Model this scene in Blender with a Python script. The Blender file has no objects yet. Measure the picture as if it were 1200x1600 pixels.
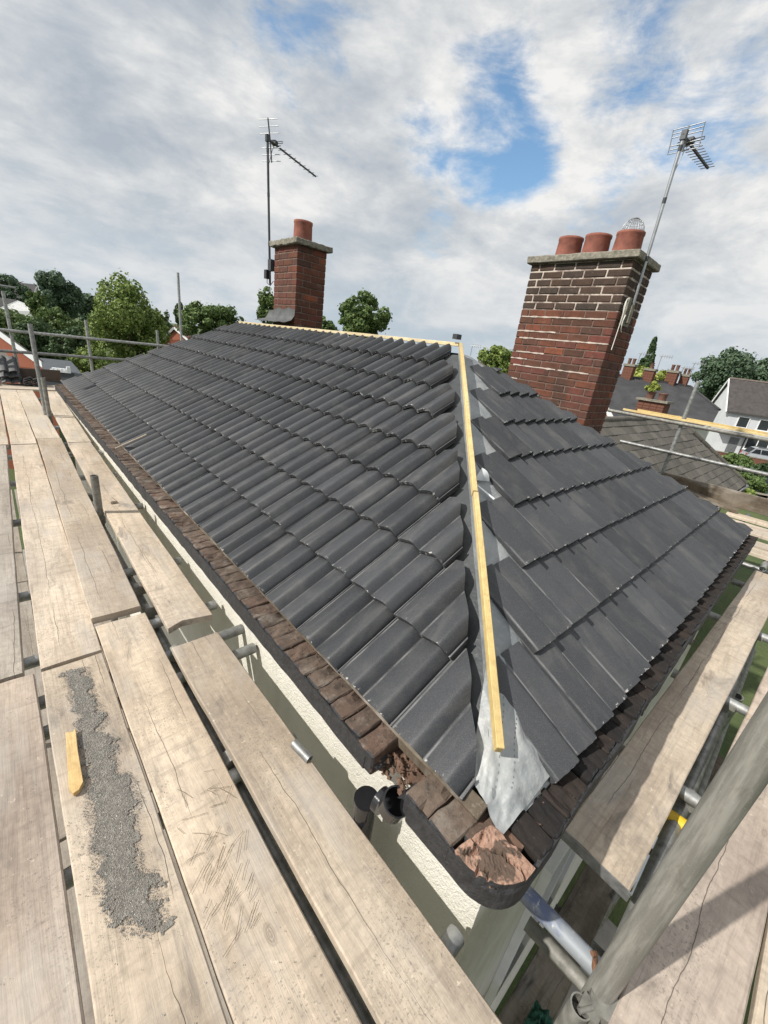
import bpy, bmesh, math, random
import numpy as np
from mathutils import Vector, Matrix, noise as mnoise

random.seed(7)
rng = np.random.default_rng(11)
scene = bpy.context.scene
col = scene.collection

# ------------------------------------------------------------------ camera
CAM = np.array([-0.780498, -0.1699404, 1.1415281])
ROT = np.array([[0.7390609, -0.6617734, 0.1258762],
                [-0.1594574, -0.3534119, -0.9217773],
                [0.6544939, 0.6611777, -0.3667176]])      # rows: right, down, forward
FOC = 632.79
cam_d = bpy.data.cameras.new('camera')
cam = bpy.data.objects.new('camera', cam_d)
col.objects.link(cam)
m = Matrix.Identity(4)
for i in range(3):
    m[i][0] = ROT[0][i]; m[i][1] = -ROT[1][i]; m[i][2] = -ROT[2][i]; m[i][3] = CAM[i]
cam.matrix_world = m
cam_d.sensor_fit = 'VERTICAL'; cam_d.sensor_height = 36.0; cam_d.sensor_width = 27.0
cam_d.lens = FOC / 1600 * 36
cam_d.clip_start = 0.02; cam_d.clip_end = 6000
scene.camera = cam

# ------------------------------------------------------------------ light, sky, exposure
SUN = Vector((-0.68, 0.26, 0.69)).normalized()
sun_d = bpy.data.lights.new('sun', 'SUN')
sun_d.energy = 5.0; sun_d.angle = math.radians(0.9); sun_d.color = (1.0, 0.955, 0.88)
sun = bpy.data.objects.new('sun', sun_d); col.objects.link(sun)
sun.rotation_euler = SUN.to_track_quat('Z', 'Y').to_euler()
scene.view_settings.view_transform = 'Standard'
scene.view_settings.look = 'None'
scene.view_settings.exposure = 0.12
scene.view_settings.gamma = 1.0
scene.view_settings.use_curve_mapping = False

world = bpy.data.worlds.new('World'); scene.world = world
world.use_nodes = True
wn = world.node_tree.nodes; wl = world.node_tree.links
wn.clear()

class NT:
    """small helper for node trees"""
    def __init__(s, tree): s.n = tree.nodes; s.l = tree.links
    def node(s, t, **kw):
        x = s.n.new(t)
        for k, v in kw.items(): setattr(x, k, v)
        return x
    def put(s, sock, v):
        if v is None: return
        if isinstance(v, bpy.types.NodeSocket): s.l.new(v, sock)
        else: sock.default_value = v
    def math(s, op, a, b=None, c=None, clamp=False):
        x = s.node('ShaderNodeMath', operation=op); x.use_clamp = clamp
        s.put(x.inputs[0], a); s.put(x.inputs[1], b)
        if c is not None: s.put(x.inputs[2], c)
        return x.outputs[0]
    def vmath(s, op, a, b=None):
        x = s.node('ShaderNodeVectorMath', operation=op)
        s.put(x.inputs[0], a); s.put(x.inputs[1], b)
        return x.outputs['Value'] if op in ('DOT_PRODUCT', 'LENGTH', 'DISTANCE') else x.outputs[0]
    def mix(s, f, a, b, mode='MIX'):
        x = s.node('ShaderNodeMixRGB', blend_type=mode)
        s.put(x.inputs[0], f)
        for i, v in ((1, a), (2, b)):
            s.put(x.inputs[i], v if isinstance(v, bpy.types.NodeSocket) else (*v, 1.0) if len(v) == 3 else v)
        return x.outputs[0]
    def noise(s, vec, scale, detail=4, rough=0.5, dist=0.0, out=0):
        x = s.node('ShaderNodeTexNoise')
        if vec is not None: s.put(x.inputs['Vector'], vec)
        x.inputs['Scale'].default_value = scale; x.inputs['Detail'].default_value = detail
        x.inputs['Roughness'].default_value = rough; x.inputs['Distortion'].default_value = dist
        return x.outputs[out]
    def ramp(s, f, stops):
        x = s.node('ShaderNodeValToRGB'); s.put(x.inputs[0], f)
        e = x.color_ramp.elements
        while len(e) > 1: e.remove(e[-1])
        for i, (p, c) in enumerate(stops):
            q = e[0] if i == 0 else e.new(p)
            q.position = p
            c = (c, c, c) if isinstance(c, (int, float)) else c
            q.color = (*c, 1.0)
        return x.outputs[0]
    def step(s, v, lo, hi):
        x = s.node('ShaderNodeMapRange', interpolation_type='SMOOTHSTEP')
        s.put(x.inputs[0], v); x.inputs[1].default_value = lo; x.inputs[2].default_value = hi
        x.inputs[3].default_value = 0; x.inputs[4].default_value = 1
        return x.outputs[0]
    def scale(s, vec, xyz):
        return s.vmath('MULTIPLY', vec, xyz)
    def bump(s, h, strength=0.3, dist=0.01):
        x = s.node('ShaderNodeBump'); x.inputs['Strength'].default_value = strength
        x.inputs['Distance'].default_value = dist; s.put(x.inputs['Height'], h)
        return x.outputs[0]

w = NT(world.node_tree)
sky = w.node('ShaderNodeTexSky', sky_type='NISHITA')
sky.sun_disc = False
sky.sun_elevation = math.asin(SUN.z); sky.sun_rotation = math.atan2(SUN.x, SUN.y)
sky.air_density = 1.0; sky.dust_density = 1.2; sky.ozone_density = 1.6
tc = w.node('ShaderNodeTexCoord')
dirv = tc.outputs['Generated']
sep = w.node('ShaderNodeSeparateXYZ'); w.l.new(dirv, sep.inputs[0])
zc = w.math('MAXIMUM', sep.outputs[2], 0.0)
den = w.math('ADD', zc, 0.30)
px_ = w.math('DIVIDE', sep.outputs[0], den); py_ = w.math('DIVIDE', sep.outputs[1], den)
cmb = w.node('ShaderNodeCombineXYZ'); w.l.new(px_, cmb.inputs[0]); w.l.new(py_, cmb.inputs[1])
pl = cmb.outputs[0]
# a sheet of altocumulus: coverage with soft breaks, finer mottling
P3 = w.vmath('MULTIPLY', dirv, (1.0, 1.0, 2.3))
def wn3(off_, scale, detail, rough, dist=0.0): return w.noise(w.vmath('ADD', P3, off_), scale, detail, rough, dist)
mot = wn3((1.3, 2.2, 0.4), 4.6, 8, 0.60, 0.25)
fine = wn3((4.3, 0.2, 1.4), 15.0, 6, 0.62, 0.15)
big = wn3((7.1, 3.2, 2.4), 1.7, 4, 0.55, 0.0)
hn = w.math('SUBTRACT', wn3((0.6, 5.1, 3.0), 6.5, 8, 0.62, 0.35), 0.5)
holes = None
for (d, r, s_) in (((0.712, 0.582, 0.393), 0.135, 0.60), ((0.757, 0.552, 0.345), 0.125, 0.62), ((0.735, 0.590, 0.330), 0.10, 0.50), ((0.660, 0.650, 0.372), 0.10, 0.42), ((0.70, 0.67, 0.25), 0.08, 0.35),
                   ((0.421, 0.781, 0.461), 0.16, 0.34), ((0.850, 0.294, 0.430), 0.20, 0.36), ((0.79, 0.40, 0.47), 0.2, 0.34),
                   ((0.855, 0.420, 0.300), 0.11, 0.34), ((-0.2, -0.9, 0.4), 0.35, 0.4), ((0.2, -0.75, 0.62), 0.3, 0.4)):
    ds = w.vmath('DISTANCE', dirv, tuple(Vector(d).normalized()))
    g = w.math('MULTIPLY', w.step(ds, r * 1.3, 0.0), s_)
    holes = g if holes is None else w.math('MAXIMUM', holes, g)
cover = w.math('SUBTRACT', w.math('ADD', w.math('ADD', 0.70, w.math('MULTIPLY', hn, 1.15)), w.math('MULTIPLY', w.math('SUBTRACT', fine, 0.5), 0.35)), holes)
mask = w.step(cover, 0.10, 0.52)
dens = w.math('ADD', w.math('ADD', w.math('MULTIPLY', mot, 0.55), w.math('MULTIPLY', big, 0.36)), w.math('MULTIPLY', fine, 0.16))
ccol = w.ramp(dens, [(0.40, (4.9, 5.4, 6.1)), (0.48, (6.3, 6.7, 7.1)), (0.55, (8.1, 8.25, 8.35)), (0.61, (10.0, 9.9, 9.7))])
sd = w.vmath('DOT_PRODUCT', dirv, tuple(SUN))
glow = w.math('ADD', 1.0, w.math('MULTIPLY', w.math('POWER', w.math('MAXIMUM', sd, 0.0), 3.0), 0.45))
ccol = w.mix(1.0, ccol, w.mix(1.0, (1, 1, 1), glow, 'MULTIPLY'), 'MULTIPLY')
skyc = w.mix(1.0, sky.outputs[0], (1.75, 2.05, 2.05), 'MULTIPLY')
full = w.mix(mask, skyc, ccol)
# bright pale band of distant cloud towards the horizon
hz = w.step(sep.outputs[2], 0.30, 0.0)
hcol = w.mix(w.step(mot, 0.40, 0.62), (5.7, 6.7, 7.5), (7.3, 7.7, 8.1))
full = w.mix(w.math('MULTIPLY', hz, 0.80), full, hcol)
bg = w.node('ShaderNodeBackground'); bg.inputs['Strength'].default_value = 0.083
wo = w.node('ShaderNodeOutputWorld')
w.l.new(full, bg.inputs[0]); w.l.new(bg.outputs[0], wo.inputs[0])

# ------------------------------------------------------------------ helpers
def ray(px, py):
    return ROT.T @ np.array([(px - 600) / FOC, (py - 800) / FOC, 1.0])
def at(px, py, depth): return CAM + ray(px, py) * depth
def onz(px, py, z):
    d = ray(px, py); return CAM + d * (z - CAM[2]) / d[2]
def onx(px, py, x):
    d = ray(px, py); return CAM + d * (x - CAM[0]) / d[0]
def ony(px, py, y):
    d = ray(px, py); return CAM + d * (y - CAM[1]) / d[1]

def tag(o, label=None, cat=None, group=None, kind=None):
    if label: o['label'] = label
    if cat: o['category'] = cat
    if group: o['group'] = group
    if kind: o['kind'] = kind
    return o
def empty(name, loc=(0, 0, 0), label=None, cat=None, group=None, rz=0.0):
    o = bpy.data.objects.new(name, None); col.objects.link(o)
    o.empty_display_size = 0.2
    o.matrix_world = Matrix.Translation(Vector(loc)) @ Matrix.Rotation(rz, 4, 'Z')
    return tag(o, label, cat, group)
def link(name, mesh, parent=None, mw=None):
    o = bpy.data.objects.new(name, mesh); col.objects.link(o)
    mw = mw if mw is not None else Matrix.Identity(4)
    if parent is not None:
        o.parent = parent
        o.matrix_parent_inverse = WM(parent).inverted()
        o.matrix_basis = mw
    else:
        o.matrix_basis = mw
    _wm[o.name] = mw
    return o
_wm = {}
def WM(o):
    return _wm[o.name] if o.name in _wm else o.matrix_basis.copy()

class MB:
    def __init__(s): s.v = []; s.f = []; s.mi = []; s.sm = []
    def add(s, vs, fs, mi=0, smooth=False):
        b = len(s.v); s.v += [tuple(map(float, q)) for q in vs]
        for f in fs:
            s.f.append(tuple(b + i for i in f)); s.mi.append(mi); s.sm.append(smooth)
    def box(s, lo, hi, mi=0, M=None):
        x0, y0, z0 = lo; x1, y1, z1 = hi
        vs = [(x0, y0, z0), (x1, y0, z0), (x1, y1, z0), (x0, y1, z0), (x0, y0, z1), (x1, y0, z1), (x1, y1, z1), (x0, y1, z1)]
        if M is not None: vs = [M @ Vector(q) for q in vs]
        s.add(vs, [(0, 3, 2, 1), (4, 5, 6, 7), (0, 1, 5, 4), (1, 2, 6, 5), (2, 3, 7, 6), (3, 0, 4, 7)], mi)
    def beam(s, a, b, wd, ht, mi=0, up=(0, 0, 1)):
        a = Vector(a); b = Vector(b); d = (b - a).normalized(); u = Vector(up)
        r = d.cross(u).normalized(); u = r.cross(d)
        vs = []
        for p in (a, b):
            for sx, sz in ((-1, -1), (1, -1), (1, 1), (-1, 1)): vs.append(p + r * sx * wd / 2 + u * sz * ht / 2)
        s.add(vs, [(0, 1, 2, 3), (7, 6, 5, 4), (0, 4, 5, 1), (1, 5, 6, 2), (2, 6, 7, 3), (3, 7, 4, 0)], mi)
    def tube(s, pts, r, n=12, mi=0, caps=True, hollow=0.0):
        pts = [Vector(p) for p in pts]; k = len(pts)
        rs = r if isinstance(r, (list, tuple)) else [r] * k
        rings = []
        prev = None
        for i, p in enumerate(pts):
            t = (pts[min(i + 1, k - 1)] - pts[max(i - 1, 0)]).normalized()
            if prev is None:
                ref = Vector((0, 0, 1)) if abs(t.z) < 0.9 else Vector((1, 0, 0))
                a = t.cross(ref).normalized()
            else:
                a = (prev - t * prev.dot(t)).normalized()
            prev = a; b = t.cross(a)
            rings.append([p + (a * math.cos(2 * math.pi * j / n) + b * math.sin(2 * math.pi * j / n)) * rs[i] for j in range(n)])
        vs = [q for rr in rings for q in rr]; fs = []
        for i in range(k - 1):
            for j in range(n):
                j2 = (j + 1) % n
                fs.append((i * n + j, (i + 1) * n + j, (i + 1) * n + j2, i * n + j2))
        s.add(vs, fs, mi, True)
        if caps:
            if hollow > 0:
                for end in (0, -1):
                    c = pts[end]; nb = pts[1] if end == 0 else pts[-2]
                    inn = (nb - c).normalized()
                    outer = rings[end]; R_ = rs[end]
                    i1 = [c + (q - c) * hollow for q in outer]
                    i2 = [q + inn * R_ * 1.6 for q in i1]
                    idx = list(range(n))
                    fs = []
                    for j in idx:
                        j2 = (j + 1) % n
                        fs.append((j, j2, n + j2, n + j)); fs.append((n + j, n + j2, 2 * n + j2, 2 * n + j))
                    fs.append(tuple(2 * n + j for j in idx))
                    if end == -1: fs = [f[::-1] for f in fs]
                    s.add(outer + i1 + i2, fs, mi, False)
            else:
                s.add(rings[0], [tuple(range(n))], mi); s.add(rings[-1], [tuple(range(n))[::-1]], mi)
    def lathe(s, prof, c=(0, 0, 0), n=20, mi=0):
        c = Vector(c); vs = []; fs = []
        for (r, z) in prof:
            for j in range(n): vs.append(c + Vector((r * math.cos(2 * math.pi * j / n), r * math.sin(2 * math.pi * j / n), z)))
        for i in range(len(prof) - 1):
            for j in range(n):
                j2 = (j + 1) % n
                fs.append((i * n + j, i * n + j2, (i + 1) * n + j2, (i + 1) * n + j))
        s.add(vs, fs, mi, True)
    def mesh(s, name, mats):
        me = bpy.data.meshes.new(name); me.from_pydata(s.v, [], s.f)
        for mt in (mats if isinstance(mats, (list, tuple)) else [mats]): me.materials.append(mt)
        me.polygons.foreach_set('material_index', s.mi); me.polygons.foreach_set('use_smooth', s.sm)
        me.update(); return me
    def build(s, name, mats, parent=None, mw=None):
        return link(name, s.mesh(name, mats), parent, mw)

def bevel_mesh(me, off, seg=1, ang=0.6):
    bm = bmesh.new(); bm.from_mesh(me)
    es = [e for e in bm.edges if len(e.link_faces) == 2 and e.calc_face_angle(0) > ang]
    bmesh.ops.bevel(bm, geom=es, offset=off, segments=seg, affect='EDGES', profile=0.6)
    bm.to_mesh(me); bm.free(); return me

# ------------------------------------------------------------------ materials
def mat(name):
    mt = bpy.data.materials.new(name); mt.use_nodes = True
    t = NT(mt.node_tree)
    b = mt.node_tree.nodes['Principled BSDF']
    return mt, t, b
def simple(name, c, rough=0.7, metal=0.0, var=0.25, scale=6.0, bump=0.0, bscale=60.0, rnd=0.0, spec=0.5, coords='Object'):
    mt, t, b = mat(name)
    o = t.node('ShaderNodeTexCoord').outputs[coords]
    n1 = t.noise(o, scale, 5, 0.6)
    f = t.ramp(n1, [(0.3, 1 - var), (0.7, 1 + var)])
    cc = t.mix(1.0, c, f, 'MULTIPLY')
    if rnd:
        oi = t.node('ShaderNodeObjectInfo').outputs['Random']
        cc = t.mix(1.0, cc, t.ramp(oi, [(0, 1 - rnd), (1, 1 + rnd)]), 'MULTIPLY')
    t.put(b.inputs['Base Color'], cc)
    b.inputs['Roughness'].default_value = rough; b.inputs['Metallic'].default_value = metal
    b.inputs['Specular IOR Level'].default_value = spec
    if bump:
        t.put(b.inputs['Normal'], t.bump(t.noise(o, bscale, 4, 0.6), bump, 0.01))
    return mt

def wood_mat(name, light, dark, grime=(0.16, 0.14, 0.12), gr=0.35, crack=True, seedy=True, axis=1, streak=1.0):
    """weathered timber, grain along the local axis"""
    mt, t, b = mat(name)
    tc = t.node('ShaderNodeTexCoord').outputs['Object']
    oi = t.node('ShaderNodeObjectInfo').outputs['Random']
    off = t.node('ShaderNodeCombineXYZ')
    for i, k in enumerate((37.0, 91.0, 53.0)): t.l.new(t.math('MULTIPLY', oi, k), off.inputs[i])
    o = t.vmath('ADD', tc, off.outputs[0])
    def st(a, c):
        v = [a, a, a]; v[axis] = c; return t.scale(o, tuple(v))
    warp = t.noise(st(3.5, 0.9), 1.0, 3, 0.5)
    wv = t.node('ShaderNodeCombineXYZ')
    ww = t.math('MULTIPLY', t.math('SUBTRACT', warp, 0.5), 0.10)
    t.l.new(ww, wv.inputs[0 if axis != 0 else 1]); t.l.new(ww, wv.inputs[2])
    og = t.vmath('ADD', o, wv.outputs[0])
    def stg(a, c):
        v = [a, a, a]; v[axis] = c; return t.scale(og, tuple(v))
    grain = t.noise(stg(62, 1.6), 1.0, 5, 0.62)
    fine = t.noise(stg(240, 7), 1.0, 3, 0.6)
    patch = t.noise(st(4.2, 1.3), 1.0, 4, 0.55)
    c1 = t.mix(t.step(patch, 0.33, 0.68), light, dark)
    c1 = t.mix(t.math('MULTIPLY', t.step(grain, 0.48, 0.74), 0.45 * streak), c1, tuple(0.55 * q for q in dark))
    c1 = t.mix(t.math('MULTIPLY', t.step(fine, 0.5, 0.8), 0.28), c1, tuple(0.5 * q for q in dark))
    hsv = t.node('ShaderNodeHueSaturation'); hsv.inputs['Hue'].default_value = 0.5
    t.put(hsv.inputs['Value'], t.math('ADD', 0.86, t.math('MULTIPLY', oi, 0.24)))
    t.put(hsv.inputs['Saturation'], t.math('ADD', 0.75, t.math('MULTIPLY', t.noise(st(1.7, 0.5), 1.0, 2), 0.55)))
    t.put(hsv.inputs['Color'], c1); c1 = hsv.outputs[0]
    mo = t.noise(o, 34, 5, 0.7)
    c1 = t.mix(1.0, c1, t.ramp(mo, [(0.30, 0.82), (0.70, 1.14)]), 'MULTIPLY')
    # grime blotches and specks
    gb = t.noise(st(9, 3.0), 1.0, 6, 0.65, 0.6)
    c1 = t.mix(t.math('MULTIPLY', t.step(gb, 0.54, 0.74), gr * 1.1), c1, grime)
    stn = t.noise(st(2.6, 1.4), 1.0, 5, 0.6, 0.4)
    c1 = t.mix(t.math('MULTIPLY', t.step(stn, 0.50, 0.66), 0.35), c1, (0.30, 0.265, 0.225))
    sp = t.noise(o, 120, 4, 0.7)
    zone = t.step(t.noise(st(5, 2.2), 1.0, 3), 0.47, 0.62)
    c1 = t.mix(t.math('MULTIPLY', t.math('MULTIPLY', t.step(sp, 0.55, 0.64), zone), 0.70), c1, grime)
    pale = t.step(t.noise(t.vmath('ADD', o, (4, 4, 4)), 38, 4, 0.7), 0.64, 0.72)
    c1 = t.mix(t.math('MULTIPLY', pale, 0.45), c1, tuple(min(0.75, 1.35 * q + 0.05) for q in light))
    h = t.math('ADD', t.math('MULTIPLY', grain, -0.7), t.math('MULTIPLY', fine, -0.4))
    # knots
    vor = t.node('ShaderNodeTexVoronoi'); vor.inputs['Scale'].default_value = 1.0
    t.put(vor.inputs['Vector'], st(7.0, 3.2)); vor.inputs['Randomness'].default_value = 1.0
    vd = vor.outputs['Distance']
    vs = t.node('ShaderNodeSeparateColor'); t.l.new(vor.outputs['Color'], vs.inputs[0])
    rare = t.math('GREATER_THAN', vs.outputs[0], 0.66)
    kn = t.math('MULTIPLY', t.step(vd, 0.115, 0.07), rare)
    ringv = t.math('SINE', t.math('MULTIPLY', vd, 190.0))
    kc = t.mix(t.step(ringv, -0.4, 0.9), tuple(0.42 * q for q in dark), tuple(0.8 * q for q in dark))
    c1 = t.mix(t.math('MULTIPLY', kn, 0.62), c1, kc)
    if crack:
        sx = t.node('ShaderNodeSeparateXYZ'); t.l.new(tc, sx.inputs[0])
        across, along = sx.outputs[0 if axis != 0 else 1], sx.outputs[axis]
        wob = t.math('MULTIPLY', t.math('SUBTRACT', t.noise(st(0.0, 2.6), 1.0, 4, 0.6), 0.5), 0.055)
        wob2 = t.math('MULTIPLY', t.math('SUBTRACT', t.noise(t.vmath('ADD', st(0.0, 2.2), (7, 7, 7)), 1.0, 4, 0.6), 0.5), 0.05)
        p1 = t.math('MULTIPLY', t.math('SUBTRACT', t.math('FRACT', t.math('MULTIPLY', oi, 13.7)), 0.5), 0.15)
        p2 = t.math('MULTIPLY', t.math('SUBTRACT', t.math('FRACT', t.math('MULTIPLY', oi, 29.3)), 0.5), 0.18)
        d1 = t.math('ABSOLUTE', t.math('SUBTRACT', t.math('SUBTRACT', across, p1), wob))
        d2 = t.math('ABSOLUTE', t.math('SUBTRACT', t.math('SUBTRACT', across, p2), wob2))
        b1 = t.step(t.noise(st(0.0, 0.8), 1.0, 1), 0.46, 0.54)
        b2 = t.step(t.noise(t.vmath('ADD', st(0.0, 1.1), (3, 3, 3)), 1.0, 1), 0.50, 0.58)
        cm = t.math('MAXIMUM', t.math('MULTIPLY', t.step(d1, 0.0012, 0.0003), b1), t.math('MULTIPLY', t.step(d2, 0.0013, 0.0003), b2))
        saw = t.noise(st(2.5, 26.0), 1.0, 4, 0.7)
        c1 = t.mix(t.math('MULTIPLY', t.step(saw, 0.52, 0.70), 0.42), c1, tuple(0.62 * q for q in dark))
        gre = t.noise(st(6.0, 1.6), 1.0, 4, 0.6)
        c1 = t.mix(t.math('MULTIPLY', t.step(gre, 0.50, 0.70), 0.50), c1, (0.38, 0.355, 0.32))
        c1 = t.mix(t.math('MULTIPLY', cm, 0.8), c1, (0.05, 0.04, 0.03))
        h = t.math('SUBTRACT', h, t.math('MULTIPLY', cm, 2.5))
    t.put(b.inputs['Base Color'], c1)
    b.inputs['Roughness'].default_value = 0.82; b.inputs['Specular IOR Level'].default_value = 0.25
    t.put(b.inputs['Normal'], t.bump(h, 0.55, 0.004))
    return mt

M_BOARD = wood_mat('weathered_board', (0.53, 0.445, 0.35), (0.36, 0.295, 0.23), gr=0.8)
M_BOARD_PINK = wood_mat('pinkish_board', (0.48, 0.40, 0.33), (0.32, 0.26, 0.215), gr=0.85)
M_BOARD_GREY = wood_mat('grey_board', (0.35, 0.31, 0.265), (0.24, 0.21, 0.18), gr=0.65)
M_BOARD_PALE = wood_mat('pale_board', (0.54, 0.46, 0.365), (0.42, 0.35, 0.27), gr=0.25)
M_BATTEN = wood_mat('fresh_batten', (0.60, 0.48, 0.25), (0.50, 0.38, 0.18), grime=(0.35, 0.2, 0.08), gr=0.12, crack=False, axis=2, streak=0.4)
M_BATTEN_X = wood_mat('fresh_batten_lying', (0.66, 0.53, 0.27), (0.55, 0.42, 0.2), grime=(0.3, 0.18, 0.08), gr=0.15, crack=False, axis=1, streak=0.5)
M_BATTENPALE = wood_mat('pale_batten', (0.66, 0.56, 0.36), (0.56, 0.46, 0.28), gr=0.1, crack=False, axis=2, streak=0.4)
M_OLDWOOD = wood_mat('old_dark_timber', (0.15, 0.12, 0.085), (0.085, 0.066, 0.048), gr=0.6)
M_ORANGE = wood_mat('split_softwood', (0.60, 0.45, 0.23), (0.48, 0.28, 0.12), grime=(0.25, 0.1, 0.03), gr=0.25, crack=False, streak=0.6)

def tile_mat():
    mt, t, b = mat('concrete_tile')
    o = t.node('ShaderNodeTexCoord').outputs['Object']
    oi = t.node('ShaderNodeObjectInfo').outputs['Random']
    off = t.node('ShaderNodeCombineXYZ')
    for i, k in enumerate((17.0, 31.0, 23.0)): t.l.new(t.math('MULTIPLY', oi, k), off.inputs[i])
    oo = t.vmath('ADD', o, off.outputs[0])
    base = t.mix(t.math('FRACT', t.math('MULTIPLY', oi, 7.3)), (0.024, 0.026, 0.030), (0.041, 0.043, 0.048))
    big = t.noise(oo, 5.0, 4, 0.6)
    base = t.mix(t.math('MULTIPLY', t.step(big, 0.5, 0.75), 0.5), base, (0.082, 0.081, 0.081))
    gr = t.noise(oo, 420, 2, 0.6)
    base = t.mix(t.math('MULTIPLY', t.step(gr, 0.48, 0.70), 0.45), base, (0.14, 0.139, 0.138))
    base = t.mix(1.0, base, t.ramp(t.math('FRACT', t.math('MULTIPLY', oi, 3.7)), [(0, 0.86), (1, 1.14)]), 'MULTIPLY')
    dust = t.noise(t.scale(oo, (9, 2.2, 6)), 1.0, 5, 0.65, 0.5)
    base = t.mix(t.math('MULTIPLY', t.step(dust, 0.50, 0.72), 0.32), base, (0.13, 0.127, 0.12))
    scuff = t.noise(t.scale(oo, (16, 5, 10)), 1.0, 5, 0.7, 0.8)
    base = t.mix(t.math('MULTIPLY', t.step(scuff, 0.66, 0.78), 0.45), base, (0.22, 0.22, 0.215))
    sp = t.node('ShaderNodeSeparateXYZ'); t.l.new(o, sp.inputs[0])
    un = t.math('FRACT', t.math('DIVIDE', sp.outputs[0], 0.142))
    edge_glint = t.step(t.math('ABSOLUTE', t.math('SUBTRACT', un, 0.055)), 0.05, 0.0)
    wear_glint = t.step(t.noise(t.scale(oo, (30, 7, 10)), 1.0, 4, 0.65), 0.34, 0.66)
    base = t.mix(t.math('MULTIPLY', t.math('MULTIPLY', edge_glint, wear_glint), 0.65), base, (0.25, 0.25, 0.245))  # pale edge wear with its highlight painted in along each roll
    edge = t.step(sp.outputs[1], 0.016, 0.002)
    chip = t.step(t.noise(oo, 46, 3, 0.6), 0.60, 0.66)
    base = t.mix(t.math('MULTIPLY', t.math('MULTIPLY', edge, chip), 0.9), base, (0.42, 0.41, 0.39))
    t.put(b.inputs['Base Color'], base)
    t.put(b.inputs['Roughness'], t.ramp(big, [(0.3, 0.44), (0.7, 0.60)]))
    b.inputs['Specular IOR Level'].default_value = 0.42
    t.put(b.inputs['Normal'], t.bump(gr, 0.22, 0.003))
    return mt
M_TILE = tile_mat()
M_TILECUT = simple('cut_tile_edge', (0.50, 0.49, 0.46), 0.9, var=0.3, scale=40, bump=0.4)

def brick_mat(name, cols, dirt=0.4, dark=(0.05, 0.04, 0.035), bump=0.5, pale_=0.0, soot=0.0):
    mt, t, b = mat(name)
    o = t.node('ShaderNodeTexCoord').outputs['Object']
    oi = t.node('ShaderNodeObjectInfo').outputs['Random']
    off = t.node('ShaderNodeCombineXYZ')
    for i, k in enumerate((17.0, 31.0, 23.0)): t.l.new(t.math('MULTIPLY', oi, k), off.inputs[i])
    oo = t.vmath('ADD', o, off.outputs[0])
    c = t.ramp(oi, cols)
    n1 = t.noise(oo, 22, 6, 0.68)
    c = t.mix(t.math('MULTIPLY', t.step(n1, 0.42, 0.72), dirt), c, dark)
    n2 = t.noise(oo, 130, 4, 0.7)
    c = t.mix(t.math('MULTIPLY', t.step(n2, 0.55, 0.75), 0.35 if cols[0][1][0] > 0.06 else 0.08), c, (0.30, 0.24, 0.19))
    n3 = t.noise(oo, 9, 5, 0.7)
    c = t.mix(t.math('MULTIPLY', t.step(n3, 0.50, 0.70), pale_), c, (0.26, 0.23, 0.195))
    if soot:
        gp_ = t.node('ShaderNodeNewGeometry').outputs['Position']
        c = t.mix(t.math('MULTIPLY', t.step(t.noise(t.scale(gp_, (5, 5, 2.2)), 1.0, 6, 0.68, 0.5), 0.46, 0.70), soot), c, (0.045, 0.034, 0.028))
        c = t.mix(t.math('MULTIPLY', t.step(t.noise(gp_, 9, 6, 0.7, 0.5), 0.60, 0.72), 0.35), c, (0.26, 0.20, 0.165))
    t.put(b.inputs['Base Color'], c); b.inputs['Roughness'].default_value = 0.92
    b.inputs['Specular IOR Level'].default_value = 0.2
    t.put(b.inputs['Normal'], t.bump(t.math('ADD', n1, t.math('MULTIPLY', n2, 0.5)), bump, 0.006))
    return mt
M_EAVEBRICK = brick_mat('old_eave_brick', [(0, (0.115, 0.078, 0.060)), (0.35, (0.10, 0.074, 0.058)), (0.6, (0.14, 0.105, 0.082)), (0.8, (0.085, 0.066, 0.054)), (1, (0.135, 0.084, 0.062))], 0.75, (0.035, 0.03, 0.026), 0.9, 0.5)
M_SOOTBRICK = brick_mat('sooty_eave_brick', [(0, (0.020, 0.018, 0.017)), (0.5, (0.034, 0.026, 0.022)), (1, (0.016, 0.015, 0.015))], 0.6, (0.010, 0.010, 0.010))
M_STACK = brick_mat('red_stack_brick', [(0, (0.133, 0.050, 0.033)), (0.18, (0.085, 0.043, 0.031)), (0.36, (0.156, 0.058, 0.036)), (0.52, (0.101, 0.051, 0.037)), (0.68, (0.149, 0.051, 0.040)), (0.86, (0.078, 0.045, 0.036)), (0.97, (0.172, 0.058, 0.036)), (1.0, (0.266, 0.091, 0.048))], 0.42, (0.055, 0.038, 0.028), 0.3, soot=0.7)
M_STACKDARK = brick_mat('weathered_stack_brick', [(0, (0.077, 0.046, 0.033)), (0.3, (0.058, 0.040, 0.031)), (0.6, (0.083, 0.052, 0.040)), (1.0, (0.054, 0.043, 0.036))], 0.5, (0.032, 0.031, 0.027), 0.3, soot=0.7)
M_MORTAR = simple('pale_mortar', (0.46, 0.39, 0.335), 0.95, var=0.25, scale=20, bump=0.5)
mt, t, b = mat('patchy_pale_mortar')
o = t.node('ShaderNodeTexCoord').outputs['Object']
n1 = t.noise(o, 7, 5, 0.65, 0.4); n2 = t.noise(o, 60, 4, 0.7)
c = t.mix(t.step(n1, 0.40, 0.58), (0.19, 0.145, 0.12), (0.50, 0.43, 0.375))
c = t.mix(t.math('MULTIPLY', t.step(n2, 0.5, 0.7), 0.35), c, (0.30, 0.25, 0.21))
t.put(b.inputs['Base Color'], c); b.inputs['Roughness'].default_value = 0.95
t.put(b.inputs['Normal'], t.bump(n2, 0.5, 0.005))
M_MORTARP = mt
M_MORTARD = simple('grimy_mortar', (0.15, 0.105, 0.085), 0.95, var=0.35, scale=18, bump=0.5)
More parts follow.
